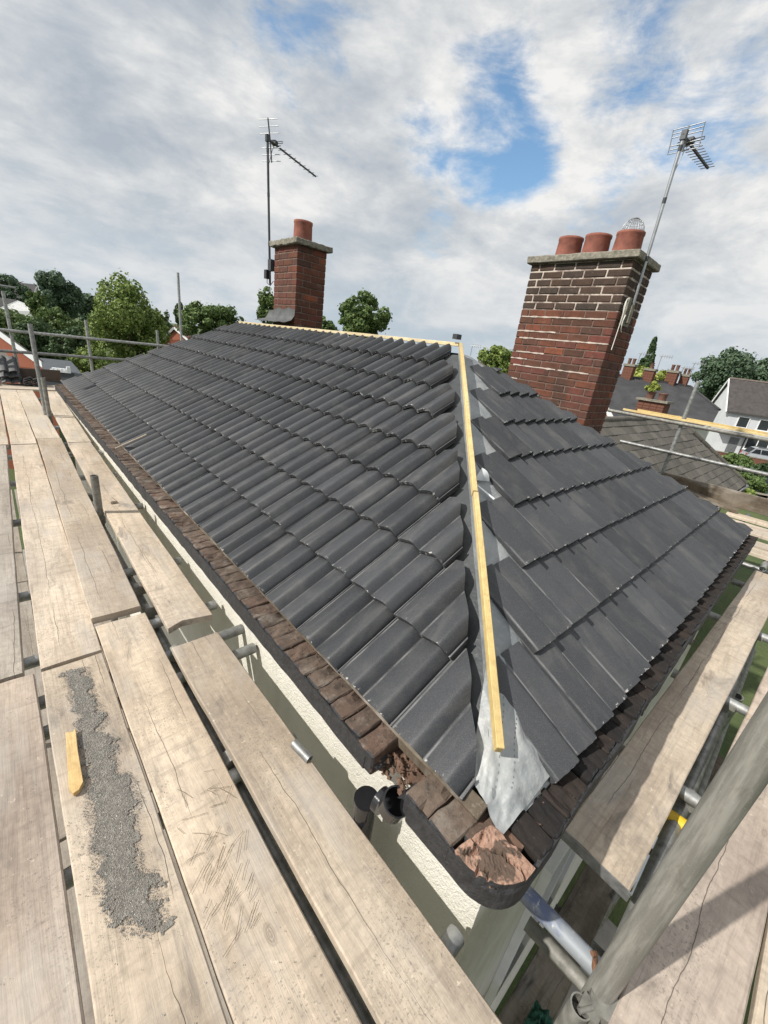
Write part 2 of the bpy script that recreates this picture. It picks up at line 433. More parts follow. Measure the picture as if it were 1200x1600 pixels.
M_BITUMEN = simple('black_bitumen', (0.022, 0.022, 0.024), 0.72, var=0.5, scale=30, bump=0.9, bscale=70)
mt, t, b = mat('freshly_broken_brick')
o = t.node('ShaderNodeTexCoord').outputs['Object']
n1 = t.noise(o, 17, 5, 0.62, 0.3); n2 = t.noise(o, 75, 5, 0.7)
c = t.mix(t.step(n2, 0.35, 0.7), (0.37, 0.235, 0.175), (0.25, 0.15, 0.11))
c = t.mix(t.step(n1, 0.47, 0.53), c, (0.105, 0.075, 0.058))
t.put(b.inputs['Base Color'], c); b.inputs['Roughness'].default_value = 0.95; b.inputs['Specular IOR Level'].default_value = 0.15
t.put(b.inputs['Normal'], t.bump(t.math('ADD', n1, n2), 0.8, 0.008))
M_BROKEN = mt
M_DUST = brick_mat('brick_rubble', [(0, (0.14, 0.085, 0.06)), (1, (0.14, 0.085, 0.06))], 0.6)
M_CONC = simple('mossy_concrete', (0.20, 0.185, 0.15), 0.95, var=0.45, scale=24, bump=0.9, bscale=45)
M_POT = simple('terracotta', (0.22, 0.078, 0.055), 0.85, var=0.38, scale=9, bump=0.15)
M_GALV = simple('galvanised_steel', (0.27, 0.275, 0.27), 0.52, 0.6, 0.38, 26, 0.10, 220, rnd=0.25)
M_GALVDULL = simple('dull_scaffold_tube', (0.21, 0.205, 0.185), 0.62, 0.35, 0.40, 22, 0.12, 200, rnd=0.15)
mt, t, b = mat('weathered_pole')
o = t.node('ShaderNodeTexCoord').outputs['Object']
n1 = t.noise(t.scale(o, (55, 55, 5)), 1.0, 5, 0.65); n2 = t.noise(o, 210, 3, 0.7); n3 = t.noise(t.scale(o, (14, 14, 9)), 1.0, 5, 0.7, 0.4)
c = t.mix(t.step(n1, 0.40, 0.66), (0.175, 0.170, 0.150), (0.275, 0.268, 0.242))
c = t.mix(t.math('MULTIPLY', t.step(n3, 0.55, 0.70), 0.5), c, (0.105, 0.098, 0.075))
c = t.mix(t.math('MULTIPLY', t.step(n2, 0.60, 0.70), 0.5), c, (0.34, 0.33, 0.30))
t.put(b.inputs['Base Color'], c); b.inputs['Roughness'].default_value = 0.6; b.inputs['Metallic'].default_value = 0.25
t.put(b.inputs['Normal'], t.bump(n2, 0.12, 0.002))
M_POLE = mt
M_RUST = simple('rusty_fitting', (0.20, 0.10, 0.055), 0.85, 0.2, 0.5, 30, 0.6, 60)
M_BLUETUBE = None
M_BLACKPL = simple('black_plastic', (0.016, 0.016, 0.018), 0.13, var=0.2, scale=10, bump=0.04)
M_YELLOW = simple('yellow_paint', (0.72, 0.47, 0.02), 0.5, var=0.2, scale=25, bump=0.2)
M_ALU = simple('aerial_aluminium', (0.36, 0.37, 0.38), 0.42, 0.8, 0.2, 12)
M_DARKMETAL = simple('dark_aerial_metal', (0.06, 0.065, 0.07), 0.5, 0.4, 0.2, 12)
M_CABLE = simple('white_cable', (0.70, 0.68, 0.62), 0.5, var=0.1)
M_LEAD = simple('lead_flashing', (0.075, 0.078, 0.078), 0.6, 0.2, 0.4, 8, 0.3, 20)
M_WHITEPL = simple('white_sheet_plastic', (0.75, 0.76, 0.77), 0.5, var=0.08)
M_PALEMEMB = simple('pale_membrane', (0.52, 0.53, 0.54), 0.55, var=0.2, scale=14)
M_GREENNET = simple('green_netting', (0.03, 0.12, 0.08), 0.8, var=0.5, scale=20, bump=0.6)

def membrane_mat(k_=1.0, tint=(1, 1, 1)):
    mt, t, b = mat('roof_membrane')
    o = t.node('ShaderNodeTexCoord').outputs['Object']
    n1 = t.noise(o, 4.5, 5, 0.6, 0.6); n2 = t.noise(o, 60, 3, 0.6)
    c = t.mix(t.step(n1, 0.35, 0.7), (0.125, 0.14, 0.152), (0.20, 0.213, 0.22))
    c = t.mix(t.math('MULTIPLY', t.step(n2, 0.5, 0.75), 0.25), c, (0.30, 0.30, 0.30))
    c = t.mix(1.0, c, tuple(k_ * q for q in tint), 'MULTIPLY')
    t.put(b.inputs['Base Color'], c); b.inputs['Roughness'].default_value = 0.5
    t.put(b.inputs['Normal'], t.bump(t.math('ADD', t.noise(o, 9, 4, 0.6), t.math('MULTIPLY', n2, 0.12)), 0.35, 0.03))
    return mt
M_MEMB = membrane_mat(0.34); M_MEMB_SHEEN = membrane_mat(1.5, (1.0, 0.97, 0.93)); M_MEMB2 = membrane_mat(2.0, (0.98, 0.93, 0.87))  # same membrane: left copy darkened for shade, right copy brightened for sheen

def render_mat():
    mt, t, b = mat('cream_roughcast')
    o = t.node('ShaderNodeTexCoord').outputs['Object']
    n1 = t.noise(o, 3, 5, 0.6); g = t.noise(o, 170, 3, 0.7); g2 = t.noise(o, 60, 3, 0.6)
    c = t.mix(t.step(n1, 0.3, 0.7), (0.66, 0.635, 0.56), (0.74, 0.715, 0.64))
    st = t.noise(t.scale(o, (6, 6, 0.8)), 1.0, 4, 0.6)
    c = t.mix(t.math('MULTIPLY', t.step(st, 0.52, 0.75), 0.35), c, (0.40, 0.39, 0.33))
    t.put(b.inputs['Base Color'], c); b.inputs['Roughness'].default_value = 0.95
    b.inputs['Specular IOR Level'].default_value = 0.15
    t.put(b.inputs['Normal'], t.bump(t.math('ADD', g, g2), 0.9, 0.008))
    return mt
M_RENDER = render_mat()

def leaf_mat(name, a, b_, c_):
    mt, t, b = mat(name)
    g = t.node('ShaderNodeNewGeometry').outputs['Random Per Island']
    t.put(b.inputs['Base Color'], t.ramp(g, [(0.0, a), (0.5, b_), (1.0, c_)]))
    b.inputs['Roughness'].default_value = 0.6; b.inputs['Specular IOR Level'].default_value = 0.25
    tr = t.node('ShaderNodeBsdfTranslucent'); t.put(tr.inputs[0], t.ramp(g, [(0.0, a), (1.0, c_)]))
    mx = t.node('ShaderNodeMixShader'); mx.inputs[0].default_value = 0.22
    out = mt.node_tree.nodes['Material Output']
    t.l.new(b.outputs[0], mx.inputs[1]); t.l.new(tr.outputs[0], mx.inputs[2]); t.l.new(mx.outputs[0], out.inputs[0])
    return mt
M_LEAF_BRIGHT = leaf_mat('bright_leaves', (0.101, 0.159, 0.040), (0.172, 0.244, 0.067), (0.283, 0.337, 0.097))
M_LEAF_MID = leaf_mat('mid_leaves', (0.071, 0.121, 0.040), (0.112, 0.168, 0.055), (0.172, 0.233, 0.078))
M_LEAF_DARK = leaf_mat('dark_leaves', (0.041, 0.075, 0.032), (0.065, 0.109, 0.047), (0.106, 0.154, 0.067))
M_LEAF_FAR = leaf_mat('blue_green_leaves', (0.056, 0.098, 0.058), (0.086, 0.135, 0.078), (0.125, 0.178, 0.102))
M_LEAF_YELLOW = leaf_mat('yellow_green_leaves', (0.181, 0.224, 0.048), (0.283, 0.337, 0.078), (0.406, 0.430, 0.118))
M_BARK = simple('bark', (0.10, 0.08, 0.06), 0.9, var=0.4, scale=10, bump=0.6)

# ------------------------------------------------------------------ ground and roads
GZ = -5.2
g_mat, t, b = mat('rough_grass')
o = t.node('ShaderNodeTexCoord').outputs['Object']
n1 = t.noise(o, 0.35, 6, 0.65); n2 = t.noise(o, 9, 5, 0.7)
c = t.mix(t.step(n1, 0.35, 0.68), (0.045, 0.075, 0.02), (0.085, 0.11, 0.035))
c = t.mix(t.math('MULTIPLY', t.step(n2, 0.5, 0.75), 0.5), c, (0.12, 0.13, 0.06))
t.put(b.inputs['Base Color'], c); b.inputs['Roughness'].default_value = 0.95
t.put(b.inputs['Normal'], t.bump(n2, 0.8, 0.1))
mb = MB(); S = 2500
mb.add([(-S, -S, GZ), (S, -S, GZ), (S, S, GZ), (-S, S, GZ)], [(0, 1, 2, 3)])
tag(mb.build('ground', g_mat), kind='structure')
M_ASPH = simple('asphalt', (0.055, 0.055, 0.056), 0.9, var=0.25, scale=3, bump=0.4, bscale=80)
M_SLAB = simple('concrete_slabs', (0.25, 0.235, 0.21), 0.9, var=0.25, scale=4, bump=0.3, bscale=40)
M_KERB = simple('kerb_stone', (0.30, 0.29, 0.27), 0.9, var=0.2, scale=5)
M_EARTH = simple('bare_earth', (0.14, 0.105, 0.075), 0.95, var=0.5, scale=5, bump=0.8, bscale=20)

# ------------------------------------------------------------------ roof geometry
PITCH = math.radians(30.507); TP = math.tan(PITCH); CP = math.cos(PITCH); SP = math.sin(PITCH)
W = 2.211; G = 0.3151; LY = 8.62; LR = 6.66
TW = 0.300; TL = 0.385; AMP = 0.0185; H0 = 0.030; TH = 0.022

house = empty('house', (2.2, 4.3, GZ), 'cream rendered house whose dark tiled hip roof is still being laid, inside the scaffold', 'house')

def tile_profile():
    us, ws = [], []
    n = 32
    for i in range(n + 1):
        u = 0.284 * i / n
        ph = (u / 0.142) % 1.0 if i < n else 0.9999
        q = 1 - 2 * ((0.73 - ph) / 0.73) ** 1.3 if ph < 0.73 else 1 - 2 * ((ph - 0.73) / 0.27) ** 1.4     # broad low rise, short steep fall
        us.append(u); ws.append(AMP * q)
    us += [0.2855, 0.2925, 0.2935, 0.2985]
    ws += [-AMP - 0.010, -AMP - 0.010, -AMP + 0.001, -AMP + 0.001]
    return us, ws
def tile_mesh(name, jit=0):
    us, ws = tile_profile(); r = random.Random(jit)
    k = len(us); vs = []; fs = []; mi = []
    stations = [(0.0, 0.0), (0.006, 0.0), (0.13, 0.0), (0.26, 0.0), (TL, 0.0)]
    for si, (v, _) in enumerate(stations):
        for j in range(k):
            e = (r.random() - 0.5) * 0.0022 if si == 0 else 0
            drop = 0.0012 if si == 0 else 0
            vs.append((us[j], v + e, ws[j] + H0 * (1 - v / G) - H0 - drop + 0.010 * 0))
    nt = len(vs)
    for si, (v, _) in enumerate(stations):
        for j in range(k):
            vs.append((us[j], v + (0.0 if si else 0.001), ws[j] + H0 * (1 - v / G) - H0 - TH))
    ns = len(stations)
    for s_ in range(ns - 1):
        for j in range(k - 1):
            a = s_ * k + j
            fs.append((a, a + 1, a + k + 1, a + k)); mi.append(0)
            q = nt + a
            fs.append((q, q + k, q + k + 1, q + 1)); mi.append(0)
        a = s_ * k; fs.append((a, a + k, nt + a + k, nt + a)); mi.append(0)
        a = s_ * k + k - 1; fs.append((a, nt + a, nt + a + k, a + k)); mi.append(0)
    for j in range(k - 1):
        fs.append((j, nt + j, nt + j + 1, j + 1)); mi.append(0)
        a = (ns - 1) * k + j; fs.append((a, a + 1, nt + a + 1, nt + a)); mi.append(0)
    me = bpy.data.meshes.new(name); me.from_pydata(vs, [], fs)
    me.materials.append(M_TILE); me.materials.append(M_TILECUT)
    sm = [True] * len(fs)
    me.polygons.foreach_set('use_smooth', sm); me.update()
    bm = bmesh.new(); bm.from_mesh(me)
    for e in bm.edges:
        if len(e.link_faces) == 2 and e.calc_face_angle(0) > 0.7: e.smooth = False
    bm.to_mesh(me); bm.free()
    return me
TILES = [tile_mesh('roof_tile', j) for j in range(4)]

def place_tile(mw, planes, r):
    """planes: (point, normal) pairs in world; geometry on the normal's side is cut away"""
    src = TILES[r.randrange(4)]
    jm = Matrix.Translation((0, (r.random() - 0.5) * 0.004, (r.random() - 0.5) * 0.003)) @ Matrix.Rotation((r.random() - 0.5) * 0.006, 4, 'Z') @ Matrix.Rotation((r.random() - 0.5) * 0.010, 4, 'X')
    mw = mw @ jm
    pts = [mw @ Vector(q) for q in ((0, 0, 0), (TW, 0, 0), (TW, TL, 0), (0, TL, 0))]
    me = src
    inv = mw.inverted()
    for (p, n) in planes:
        sd = [(q - p).dot(n) for q in pts]
        if max(sd) <= 0: continue
        if min(sd) >= 0: return None
        if me is src: me = src.copy()
        bm = bmesh.new(); bm.from_mesh(me)
        lp = inv @ p; ln = (inv.to_3x3() @ n).normalized()
        res = bmesh.ops.bisect_plane(bm, geom=bm.verts[:] + bm.edges[:] + bm.faces[:], plane_co=lp, plane_no=ln, clear_outer=True)
        ed = [g for g in res['geom_cut'] if isinstance(g, bmesh.types.BMEdge)]
        if ed:
            fr = bmesh.ops.holes_fill(bm, edges=ed, sides=0)
            for f in fr['faces']: f.material_index = 1 if r.random() < 0.75 else 0; f.smooth = False
        if not bm.faces:
            bm.free(); return None
        bm.to_mesh(me); bm.free()
    return link('roof_tile', me, house, mw)

def frame(U, V, N, o):
    m_ = Matrix.Identity(4)
    for i in range(3):
        m_[i][0] = U[i]; m_[i][1] = V[i]; m_[i][2] = N[i]; m_[i][3] = o[i]
    return m_
UL, VL, NL = Vector((0, -1, 0)), Vector((CP, 0, SP)), Vector((-SP, 0, CP))
UR, VR, NR = Vector((1, 0, 0)), Vector((0, CP, SP)), Vector((0, -SP, CP))
r = random.Random(5)
hipL = (Vector((0, 0.088, 0)), Vector((1, -1, 0)).normalized())           # left slope keeps y > x + .055
farL = (Vector((0, LY, 0)), Vector((LY - LR, W, 0)).normalized())
ridgeL = (Vector((W - 0.02, 0, 0)), Vector((1, 0, 0)))
n_tiles = 0
for k in range(8):
    x0 = k * G * CP; z0 = x0 * TP
    yj = 0.456 - 0.3                                                   # tile joints fall on 0.156 + 0.3 n
    for n in range(40):
        y_end = yj + 0.3 * n                                           # the tile's lower-right corner
        if y_end < x0 + 0.1: continue
        y_st = y_end + 0.3
        if y_end > LY - (LY - LR) * x0 / W - 0.02: break
        o_ = Vector((x0, y_st, z0))
        planes = [hipL, farL] + ([ridgeL] if k == 7 else [])
        t_ = place_tile(frame(UL, VL, NL, o_), planes, r)
        if t_ is not None: n_tiles += 1
hipR = (Vector((0.032, 0, 0)), Vector((-1, 1, 0)).normalized())           # right slope keeps x > y + .105
farR = (Vector((2 * W - 0.06, 0, 0)), Vector((1, 1, 0)).normalized())
topR = (Vector((0, W - 0.05, 0)), Vector((0, 1, 0)))
for k in range(8):
    y0 = k * G * CP; z0 = y0 * TP
    for n in range(20):
        xs = 0.295 + 0.3 * n
        if xs < y0 + (0.24 if k else 0.2): continue
        if xs > 2 * W - y0 - 0.08: break
        t_ = place_tile(frame(UR, VR, NR, Vector((xs, y0, z0))), [hipR, farR, topR], r)
        if t_ is not None: n_tiles += 1

# the two slopes nobody sees from here, and the ridge line, closed with plain tiled sheets
mb = MB()
off = -0.10
P0 = [(2 * W, 0, off), (2 * W, LY, off), (W, LR, W * TP + off), (W, W, W * TP + off), (0, LY, off)]
mb.add([P0[0], P0[1], P0[2], P0[3]], [(0, 1, 2, 3)])
mb.add([P0[1], P0[4], P0[2]], [(0, 1, 2)])
mb.build('rear_slope_covering', M_TILE, house)

# underlay sheets on the two slopes, sagging between rafters
def sheet(name, fn, nu, nv, mt, parent, thick=0.0):
    vs = []; fs = []
    for i in range(nu + 1):
        for j in range(nv + 1): vs.append(tuple(fn(i / nu, j / nv)))
    for i in range(nu):
        for j in range(nv):
            a = i * (nv + 1) + j; fs.append((a, a + 1, a + nv + 2, a + nv + 1))
    mb = MB(); mb.add(vs, fs, 0, True)
    return mb.build(name, mt, parent)
def sag(a, b, s=1.0): return 0.014 * s * mnoise.noise(Vector((a * 4.5, b * 4.5, 1.3))) + 0.008 * s * mnoise.noise(Vector((a * 14, b * 14, 4.3))) + 0.005 * s * abs(mnoise.noise(Vector((a * 30, b * 12, 2.3))))
def ulL(u, v):
    x = 0.13 + u * (W * 0.985 - 0.13); y0 = x - 0.02; y = y0 + v * 1.15
    return Vector((x, y, x * TP - 0.100 + sag(x, y))) + NL * 0.0
def ulR(u, v):
    y = 0.10 + u * (W * 0.97 - 0.10); x = min(y - 0.02 + v * 1.0, 2 * W - y - 0.03)
    return Vector((x, y, y * TP - 0.066 + sag(x + 7, y)))
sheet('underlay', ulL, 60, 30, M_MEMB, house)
sheet('underlay', ulR, 60, 30, M_MEMB_SHEEN, house)
mb = MB()
mb.add([(0.03, 0.6, 0.03 * TP - 0.13), (0.03, LY, 0.03 * TP - 0.13), (W, LR, W * TP - 0.13), (W, W + 0.4, W * TP - 0.13)], [(0, 1, 2, 3)])
mb.add([(0.5, 0.03, 0.03 * TP - 0.13), (2 * W, 0.03, -0.12), (W + 0.3, W, W * TP - 0.13)], [(0, 1, 2)])
mb.build('roof_deck', M_OLDWOOD, house)

# tiling battens running into the hip from both sides
for k in range(8):
    v = k * G + 0.335
    x = v * CP; z = v * SP
    mb = MB(); c0 = Vector((x, x + 0.03 + 0.03 * r.random(), z)) + NL * -0.043
    mb.beam((0, 0, 0), (0, 0, min(1.5, 5.0)), 0.045, 0.022)
    bx = mb.mesh('tiling_batten', M_BATTEN)
    mwt = frame(VL, NL.cross(Vector((0, 1, 0))) * 0 + NL, Vector((0, 1, 0)), c0)
    link('tiling_batten', bx, house, frame(VL, NL * -1, Vector((0, 1, 0)), c0))
    c1 = Vector((x + 0.04 + 0.03 * r.random(), x, z)) + NR * -0.043
    link('tiling_batten', bx, house, frame(VR, NR, Vector((1, 0, 0)), c1))

# hip batten in two lengths (fresh yellow timber), and the small ridge batten
def hip_pt(s, h): return Vector((s, s, s * TP + h))
def timber(name, a, b, wd, ht, mt, parent, up=(0, 0, 1), label=None, bev=0.002):
    a = Vector(a); b = Vector(b); d = (b - a); L = d.length; d.normalize(); u = Vector(up)
    x_ = d.cross(u).normalized() * -1; y_ = d.cross(x_)
    mb = MB(); n = max(2, int(L / 0.3))
    vs = []; rr = random.Random(int(L * 1000) + 3)
    for i in range(n + 1):
        dx = (rr.random() - 0.5) * 0.004; dy = (rr.random() - 0.5) * 0.003
        for sx, sy in ((-1, -1), (1, -1), (1, 1), (-1, 1)): vs.append((sx * wd / 2 + dx, sy * ht / 2 + dy, L * i / n))
    fs = [(3, 2, 1, 0), tuple(n * 4 + q for q in (0, 1, 2, 3))]
    for i in range(n):
        for q in range(4): fs.append((i * 4 + q, i * 4 + (q + 1) % 4, (i + 1) * 4 + (q + 1) % 4, (i + 1) * 4 + q))
    mb.add(vs, fs)
    me = bevel_mesh(mb.mesh(name, mt), bev, 1, 0.9)
    o_ = link(name, me, parent, frame(x_, y_, d, a))
    if label: o_['label'] = label
    return o_
hipside = Vector((1, -1, 0)).normalized()
timber('hip_batten', hip_pt(0.148, 0.004), hip_pt(0.905, 0.002), 0.024, 0.040, M_BATTEN, house)
timber('hip_batten', hip_pt(0.900, 0.010) + hipside * -0.006, hip_pt(W - 0.08, 0.012) + hipside * -0.004, 0.025, 0.040, M_BATTEN, house)
timber('ridge_batten', (W + 0.02, W + 0.02, W * TP - 0.030), (W + 0.02, LR + 0.05, W * TP - 0.030), 0.032, 0.030, M_BATTENPALE, house)
mb = MB(); mb.box((W - 0.03, W + 0.02, W * TP + 0.01), (W + 0.03, W + 0.07, W * TP + 0.05)); mb.build('ridge_bracket', M_DARKMETAL, house)

# loose membrane tongue hanging over the corner, with printed dashed lines
def patch(a, b_, c_, d_, wr, seed, bul=0.0):
    a, b_, c_, d_ = map(lambda q: Vector(tuple(q)), (a, b_, c_, d_))
    def fn(u, v):
        p = a.lerp(b_, u).lerp(d_.lerp(c_, u), v)
        k = mnoise.noise(Vector((u * 3 + seed, v * 3, seed))) + 0.5 * mnoise.noise(Vector((u * 8 + seed, v * 7, seed)))
        return p + Vector((0, 0, wr * k + bul * math.sin(math.pi * u) * math.sin(math.pi * min(1, v * 1.2))))
    return fn
fa = hip_pt(0.36, -0.055); fl = Vector(tuple(onz(735, 1212, 0.005))); ft = Vector(tuple(onz(783, 1308, -0.035))); fr_ = Vector(tuple(onz(866, 1205, -0.015)))
flap_fn = patch(fa, fr_, ft, fl, 0.016, 2.1, 0.03)
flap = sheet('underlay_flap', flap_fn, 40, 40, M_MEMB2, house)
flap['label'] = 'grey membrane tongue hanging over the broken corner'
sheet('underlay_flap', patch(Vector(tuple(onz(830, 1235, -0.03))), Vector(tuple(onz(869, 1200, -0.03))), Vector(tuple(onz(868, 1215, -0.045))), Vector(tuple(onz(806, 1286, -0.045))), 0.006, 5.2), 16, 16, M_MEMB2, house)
M_INK = simple('printed_ink', (0.03, 0.03, 0.035), 0.7, var=0.1)
mb = MB()
for ln in (0, 1):
    N_ = 30
    for i in range(N_):
        if i % 2: continue
        for (t0, t1) in ((i / N_, (i + 0.75) / N_),):
            def pt(tt, w_):
                w_ *= 0.6
                v = 0.06 + 0.78 * tt if ln == 0 else 0.03 + 0.66 * tt
                u = (0.26 + 0.30 * tt + 0.02 * math.sin(tt * 9)) if ln == 0 else (0.44 + 0.33 * tt + 0.02 * math.sin(tt * 8 + 1))
                return flap_fn(u + w_, v) + Vector((-0.001, -0.001, 0.0025))
            mb.add([pt(t0, -0.006), pt(t1, -0.006), pt(t1, 0.006), pt(t0, 0.006)], [(0, 1, 2, 3), (3, 2, 1, 0)])
mb.build('printed_lines', M_INK, flap)

# ------------------------------------------------------------------ walls and eaves brickwork
WX = 0.02
mb = MB()
mb.box((WX, WX, GZ), (2 * W - 0.02, LY - 0.06, -0.15), 0)
wall = mb.build('wall', M_RENDER, house)
# dark window recess with a white frame low on the end wall
mb = MB(); mb.box((0.95, WX - 0.012, -2.6), (1.75, WX - 0.002, -1.25)); win = mb.build('window', simple('window_glass', (0.01, 0.012, 0.014), 0.12, var=0.1), house)
mb = MB()
for (a, b_) in (((0.90, -2.65), (0.95, -1.2)), ((1.75, -2.65), (1.80, -1.2)), ((0.95, -1.25), (1.75, -1.2)), ((0.95, -2.65), (1.75, -2.6)), ((1.33, -2.6), (1.37, -1.25))):
    mb.box((a[0], WX - 0.045, a[1]), (b_[0], WX - 0.001, b_[1]))
mb.build('window_frame', M_WHITEPL, win)

ET = -0.045; EB = -0.137; EO = -0.088; EOR = -0.060          # eaves brick top, bottom, outer face
def outline(off_, n=10, far=True):
    """plan line of the corbel's outer edge with its rounded corner: from far left to far right"""
    rad = 0.125; cx_, cy_ = EO + off_ + rad, EOR + off_ + rad
    pts = [(EO + off_, LY - 0.05), (EO + off_, cy_)]
    for i in range(1, n):
        a = math.pi + (math.pi / 2) * i / n
        pts.append((cx_ + rad * math.cos(a), cy_ + rad * math.sin(a)))
    pts += [(cx_, EOR + off_), (2 * W - 0.05, EOR + off_)]
    return pts
core = outline(-0.005); core_top = []
mb = MB()
n = len(core)
inner = (0.10, 0.10)
HOLE = (0.285, 0.425)
vs = []
def core_at(p): return p
seg = []
# densify the long left side so that the black coat reads rough, and leave the gap of the missing bricks
def dens_line(a, b_, d):
    L = math.hypot(b_[0] - a[0], b_[1] - a[1]); k = max(1, int(L / d))
    return [(a[0] + (b_[0] - a[0]) * i / k, a[1] + (b_[1] - a[1]) * i / k) for i in range(k)]
line = []
for i in range(n - 1): line += dens_line(core[i], core[i + 1], 0.05)
line.append(core[-1])
for i, (x, y) in enumerate(line):
    j = 0.006 * mnoise.noise(Vector((x * 9, y * 9, 0))); k = 0.006 * mnoise.noise(Vector((x * 11, y * 11, 5)))
    hole = HOLE[0] < y < HOLE[1] and x < 0
    dx, dy = (1, 0) if y > 0.02 else ((0, 1) if x > 0.02 else (0.7, 0.7))
    jj = j if not hole else 0.09
    vs.append([(x + dx * (jj + 0.03), y + dy * (jj + 0.03), EB - 0.012 + k), (x + dx * jj, y + dy * jj, EB + k), (x + dx * (jj + 0.002), y + dy * jj, ET - ((0.008 + (0.020 if x < 0.07 and y < 0.07 else 0.0) + 0.005 * mnoise.noise(Vector((x * 40, y * 40, 3)))) if not hole else 0.06)), (x + dx * (0.010 + 0.004 * mnoise.noise(Vector((x * 50, y * 50, 8)))), y + dy * (0.010 + 0.004 * mnoise.noise(Vector((x * 50, y * 50, 8)))), ET - (0.010 if not hole else 0.06))])
flat = [q for v in vs for q in v]; fs = []
for i in range(len(vs) - 1):
    if HOLE[0] < line[i][1] < HOLE[1] and HOLE[0] < line[i + 1][1] < HOLE[1] and line[i][0] < 0: continue
    for q in range(3): fs.append((i * 4 + q, i * 4 + q + 1, (i + 1) * 4 + q + 1, (i + 1) * 4 + q))
mb.add(flat, fs, 0, False)
# closing soffit back to the wall
for i in range(len(vs) - 1):
    a, b_ = vs[i][0], vs[i + 1][0]
    mb.add([a, b_, (max(b_[0], WX + 0.03), max(b_[1], WX + 0.03), EB - 0.012), (max(a[0], WX + 0.03), max(a[1], WX + 0.03), EB - 0.012)], [(0, 1, 2, 3)])
mb.build('corbel_course', M_BITUMEN, house)

def brick_mesh(lx, ly, lz, seed, mats, rough=0.0065, chip=0.022, cuts=4, front=None):
    """a worn brick about its centre of base; faces towards -x (or -y) take the second material"""
    bm = bmesh.new(); bmesh.ops.create_cube(bm, size=1.0)
    bmesh.ops.scale(bm, vec=(lx, ly, lz), verts=bm.verts)
    bmesh.ops.bevel(bm, geom=bm.edges[:], offset=0.005, segments=1, affect='EDGES')
    if cuts: bmesh.ops.subdivide_edges(bm, edges=[e for e in bm.edges if e.calc_length() > 0.03], cuts=cuts, use_grid_fill=True)
    rr = random.Random(seed); s = Vector((rr.random() * 50, rr.random() * 50, rr.random() * 50))
    for v in bm.verts:
        q = v.co * 26 + s
        d = rough * mnoise.noise(q) + rough * 0.6 * mnoise.noise(q * 3)
        nrm = Vector((v.co.x / lx, v.co.y / ly, v.co.z / lz)).normalized()
        v.co += nrm * d
        c = mnoise.noise(q * 0.55 + Vector((9, 9, 9)))
        if c > 0.25 and v.co.z > 0: v.co.z -= (c - 0.25) * chip * 3
    me = bpy.data.meshes.new('brick'); bm.to_mesh(me); bm.free()
    for mm in mats: me.materials.append(mm)
    if front is not None:
        mi = [1 if p.normal.dot(Vector(front)) > 0.6 else 0 for p in me.polygons]
        me.polygons.foreach_set('material_index', mi)
    me.update(); return me
pitchb = 0.083
bl = [brick_mesh(0.205, pitchb - 0.004, ET - EB, s_, [M_EAVEBRICK, M_BITUMEN], front=(-1, 0, 0)) for s_ in range(6)]
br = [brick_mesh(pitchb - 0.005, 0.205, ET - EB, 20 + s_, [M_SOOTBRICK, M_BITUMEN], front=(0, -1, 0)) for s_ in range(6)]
y = HOLE[1] + pitchb / 2
while y < LY - 0.08:
    tilt = Matrix.Rotation((r.random() - 0.5) * 0.07, 4, 'Z') @ Matrix.Rotation((r.random() - 0.5) * 0.04, 4, 'Y')
    link('brick', bl[r.randrange(6)], house, Matrix.Translation((EO + 0.1045 + (r.random() - 0.5) * 0.008, y, (ET + EB) / 2 + (r.random() - 0.5) * 0.008)) @ tilt)
    y += pitchb
for i, yy in enumerate((0.238, 0.143, 0.055)):
    me = brick_mesh(0.20 - 0.035 * (i == 2), 0.086, ET - EB - 0.004, 60 + i, [M_EAVEBRICK, M_BITUMEN], front=(-1, 0, 0), chip=0.02)
    link('brick', me, house, Matrix.Translation((EO + 0.1 + 0.028 * (i == 2), yy, (ET + EB) / 2 - 0.003 * i)) @ Matrix.Rotation(-0.04 - 0.05 * i, 4, 'Z'))
x = 0.122
while x < 2 * W - 0.08:
    tilt = Matrix.Rotation((r.random() - 0.5) * 0.09, 4, 'Z') @ Matrix.Rotation((r.random() - 0.5) * 0.05, 4, 'X')
    link('brick', br[r.randrange(6)], house, Matrix.Translation((x, EOR + 0.1045 + (r.random() - 0.5) * 0.012, (ET + EB) / 2 + (r.random() - 0.5) * 0.010)) @ tilt)
    x += pitchb
# the broken corner: pink brick flesh with a rough top inside the black rounded coat
mb = MB(); vs = []; NA, NR_ = 34, 16
for i in range(NA + 1):
    a = math.pi * 0.93 + (math.pi / 2 * 1.16) * i / NA
    for j in range(NR_ + 1):
        rr_ = 0.131 * j / NR_
        x, y = 0.040 + rr_ * math.cos(a), 0.068 + rr_ * math.sin(a)
        q = Vector((x * 38, y * 38, 0))
        zz = ET + 0.013 + 0.008 * mnoise.noise(q * 0.6) + 0.006 * abs(mnoise.noise(q * 2.3)) - 0.014 * (j / NR_) ** 5
        ck = abs(mnoise.noise(Vector((x * 14 + 3, y * 14, 7))))
        if ck < 0.06: zz -= 0.020 * (1 - ck / 0.06)
        vs.append((x, y, zz))
fs = []; k = NR_ + 1
for i in range(NA):
    for j in range(NR_): fs.append((i * k + j, i * k + j + 1, (i + 1) * k + j + 1, (i + 1) * k + j))
mb.add(vs, fs, 0, False)
rim = [vs[i * k + NR_] for i in range(NA + 1)]
low = [(p[0] + 0.004, p[1] + 0.004, EB - 0.006 + 0.004 * mnoise.noise(Vector((p[0] * 60, p[1] * 60, 2)))) for p in rim]
m3 = [(p[0] - 0.002 + 0.004 * mnoise.noise(Vector((p[0] * 50, p[1] * 50, 9))), p[1] - 0.002 + 0.004 * mnoise.noise(Vector((p[0] * 50, p[1] * 50, 3))), (ET + EB) / 2) for p in rim]
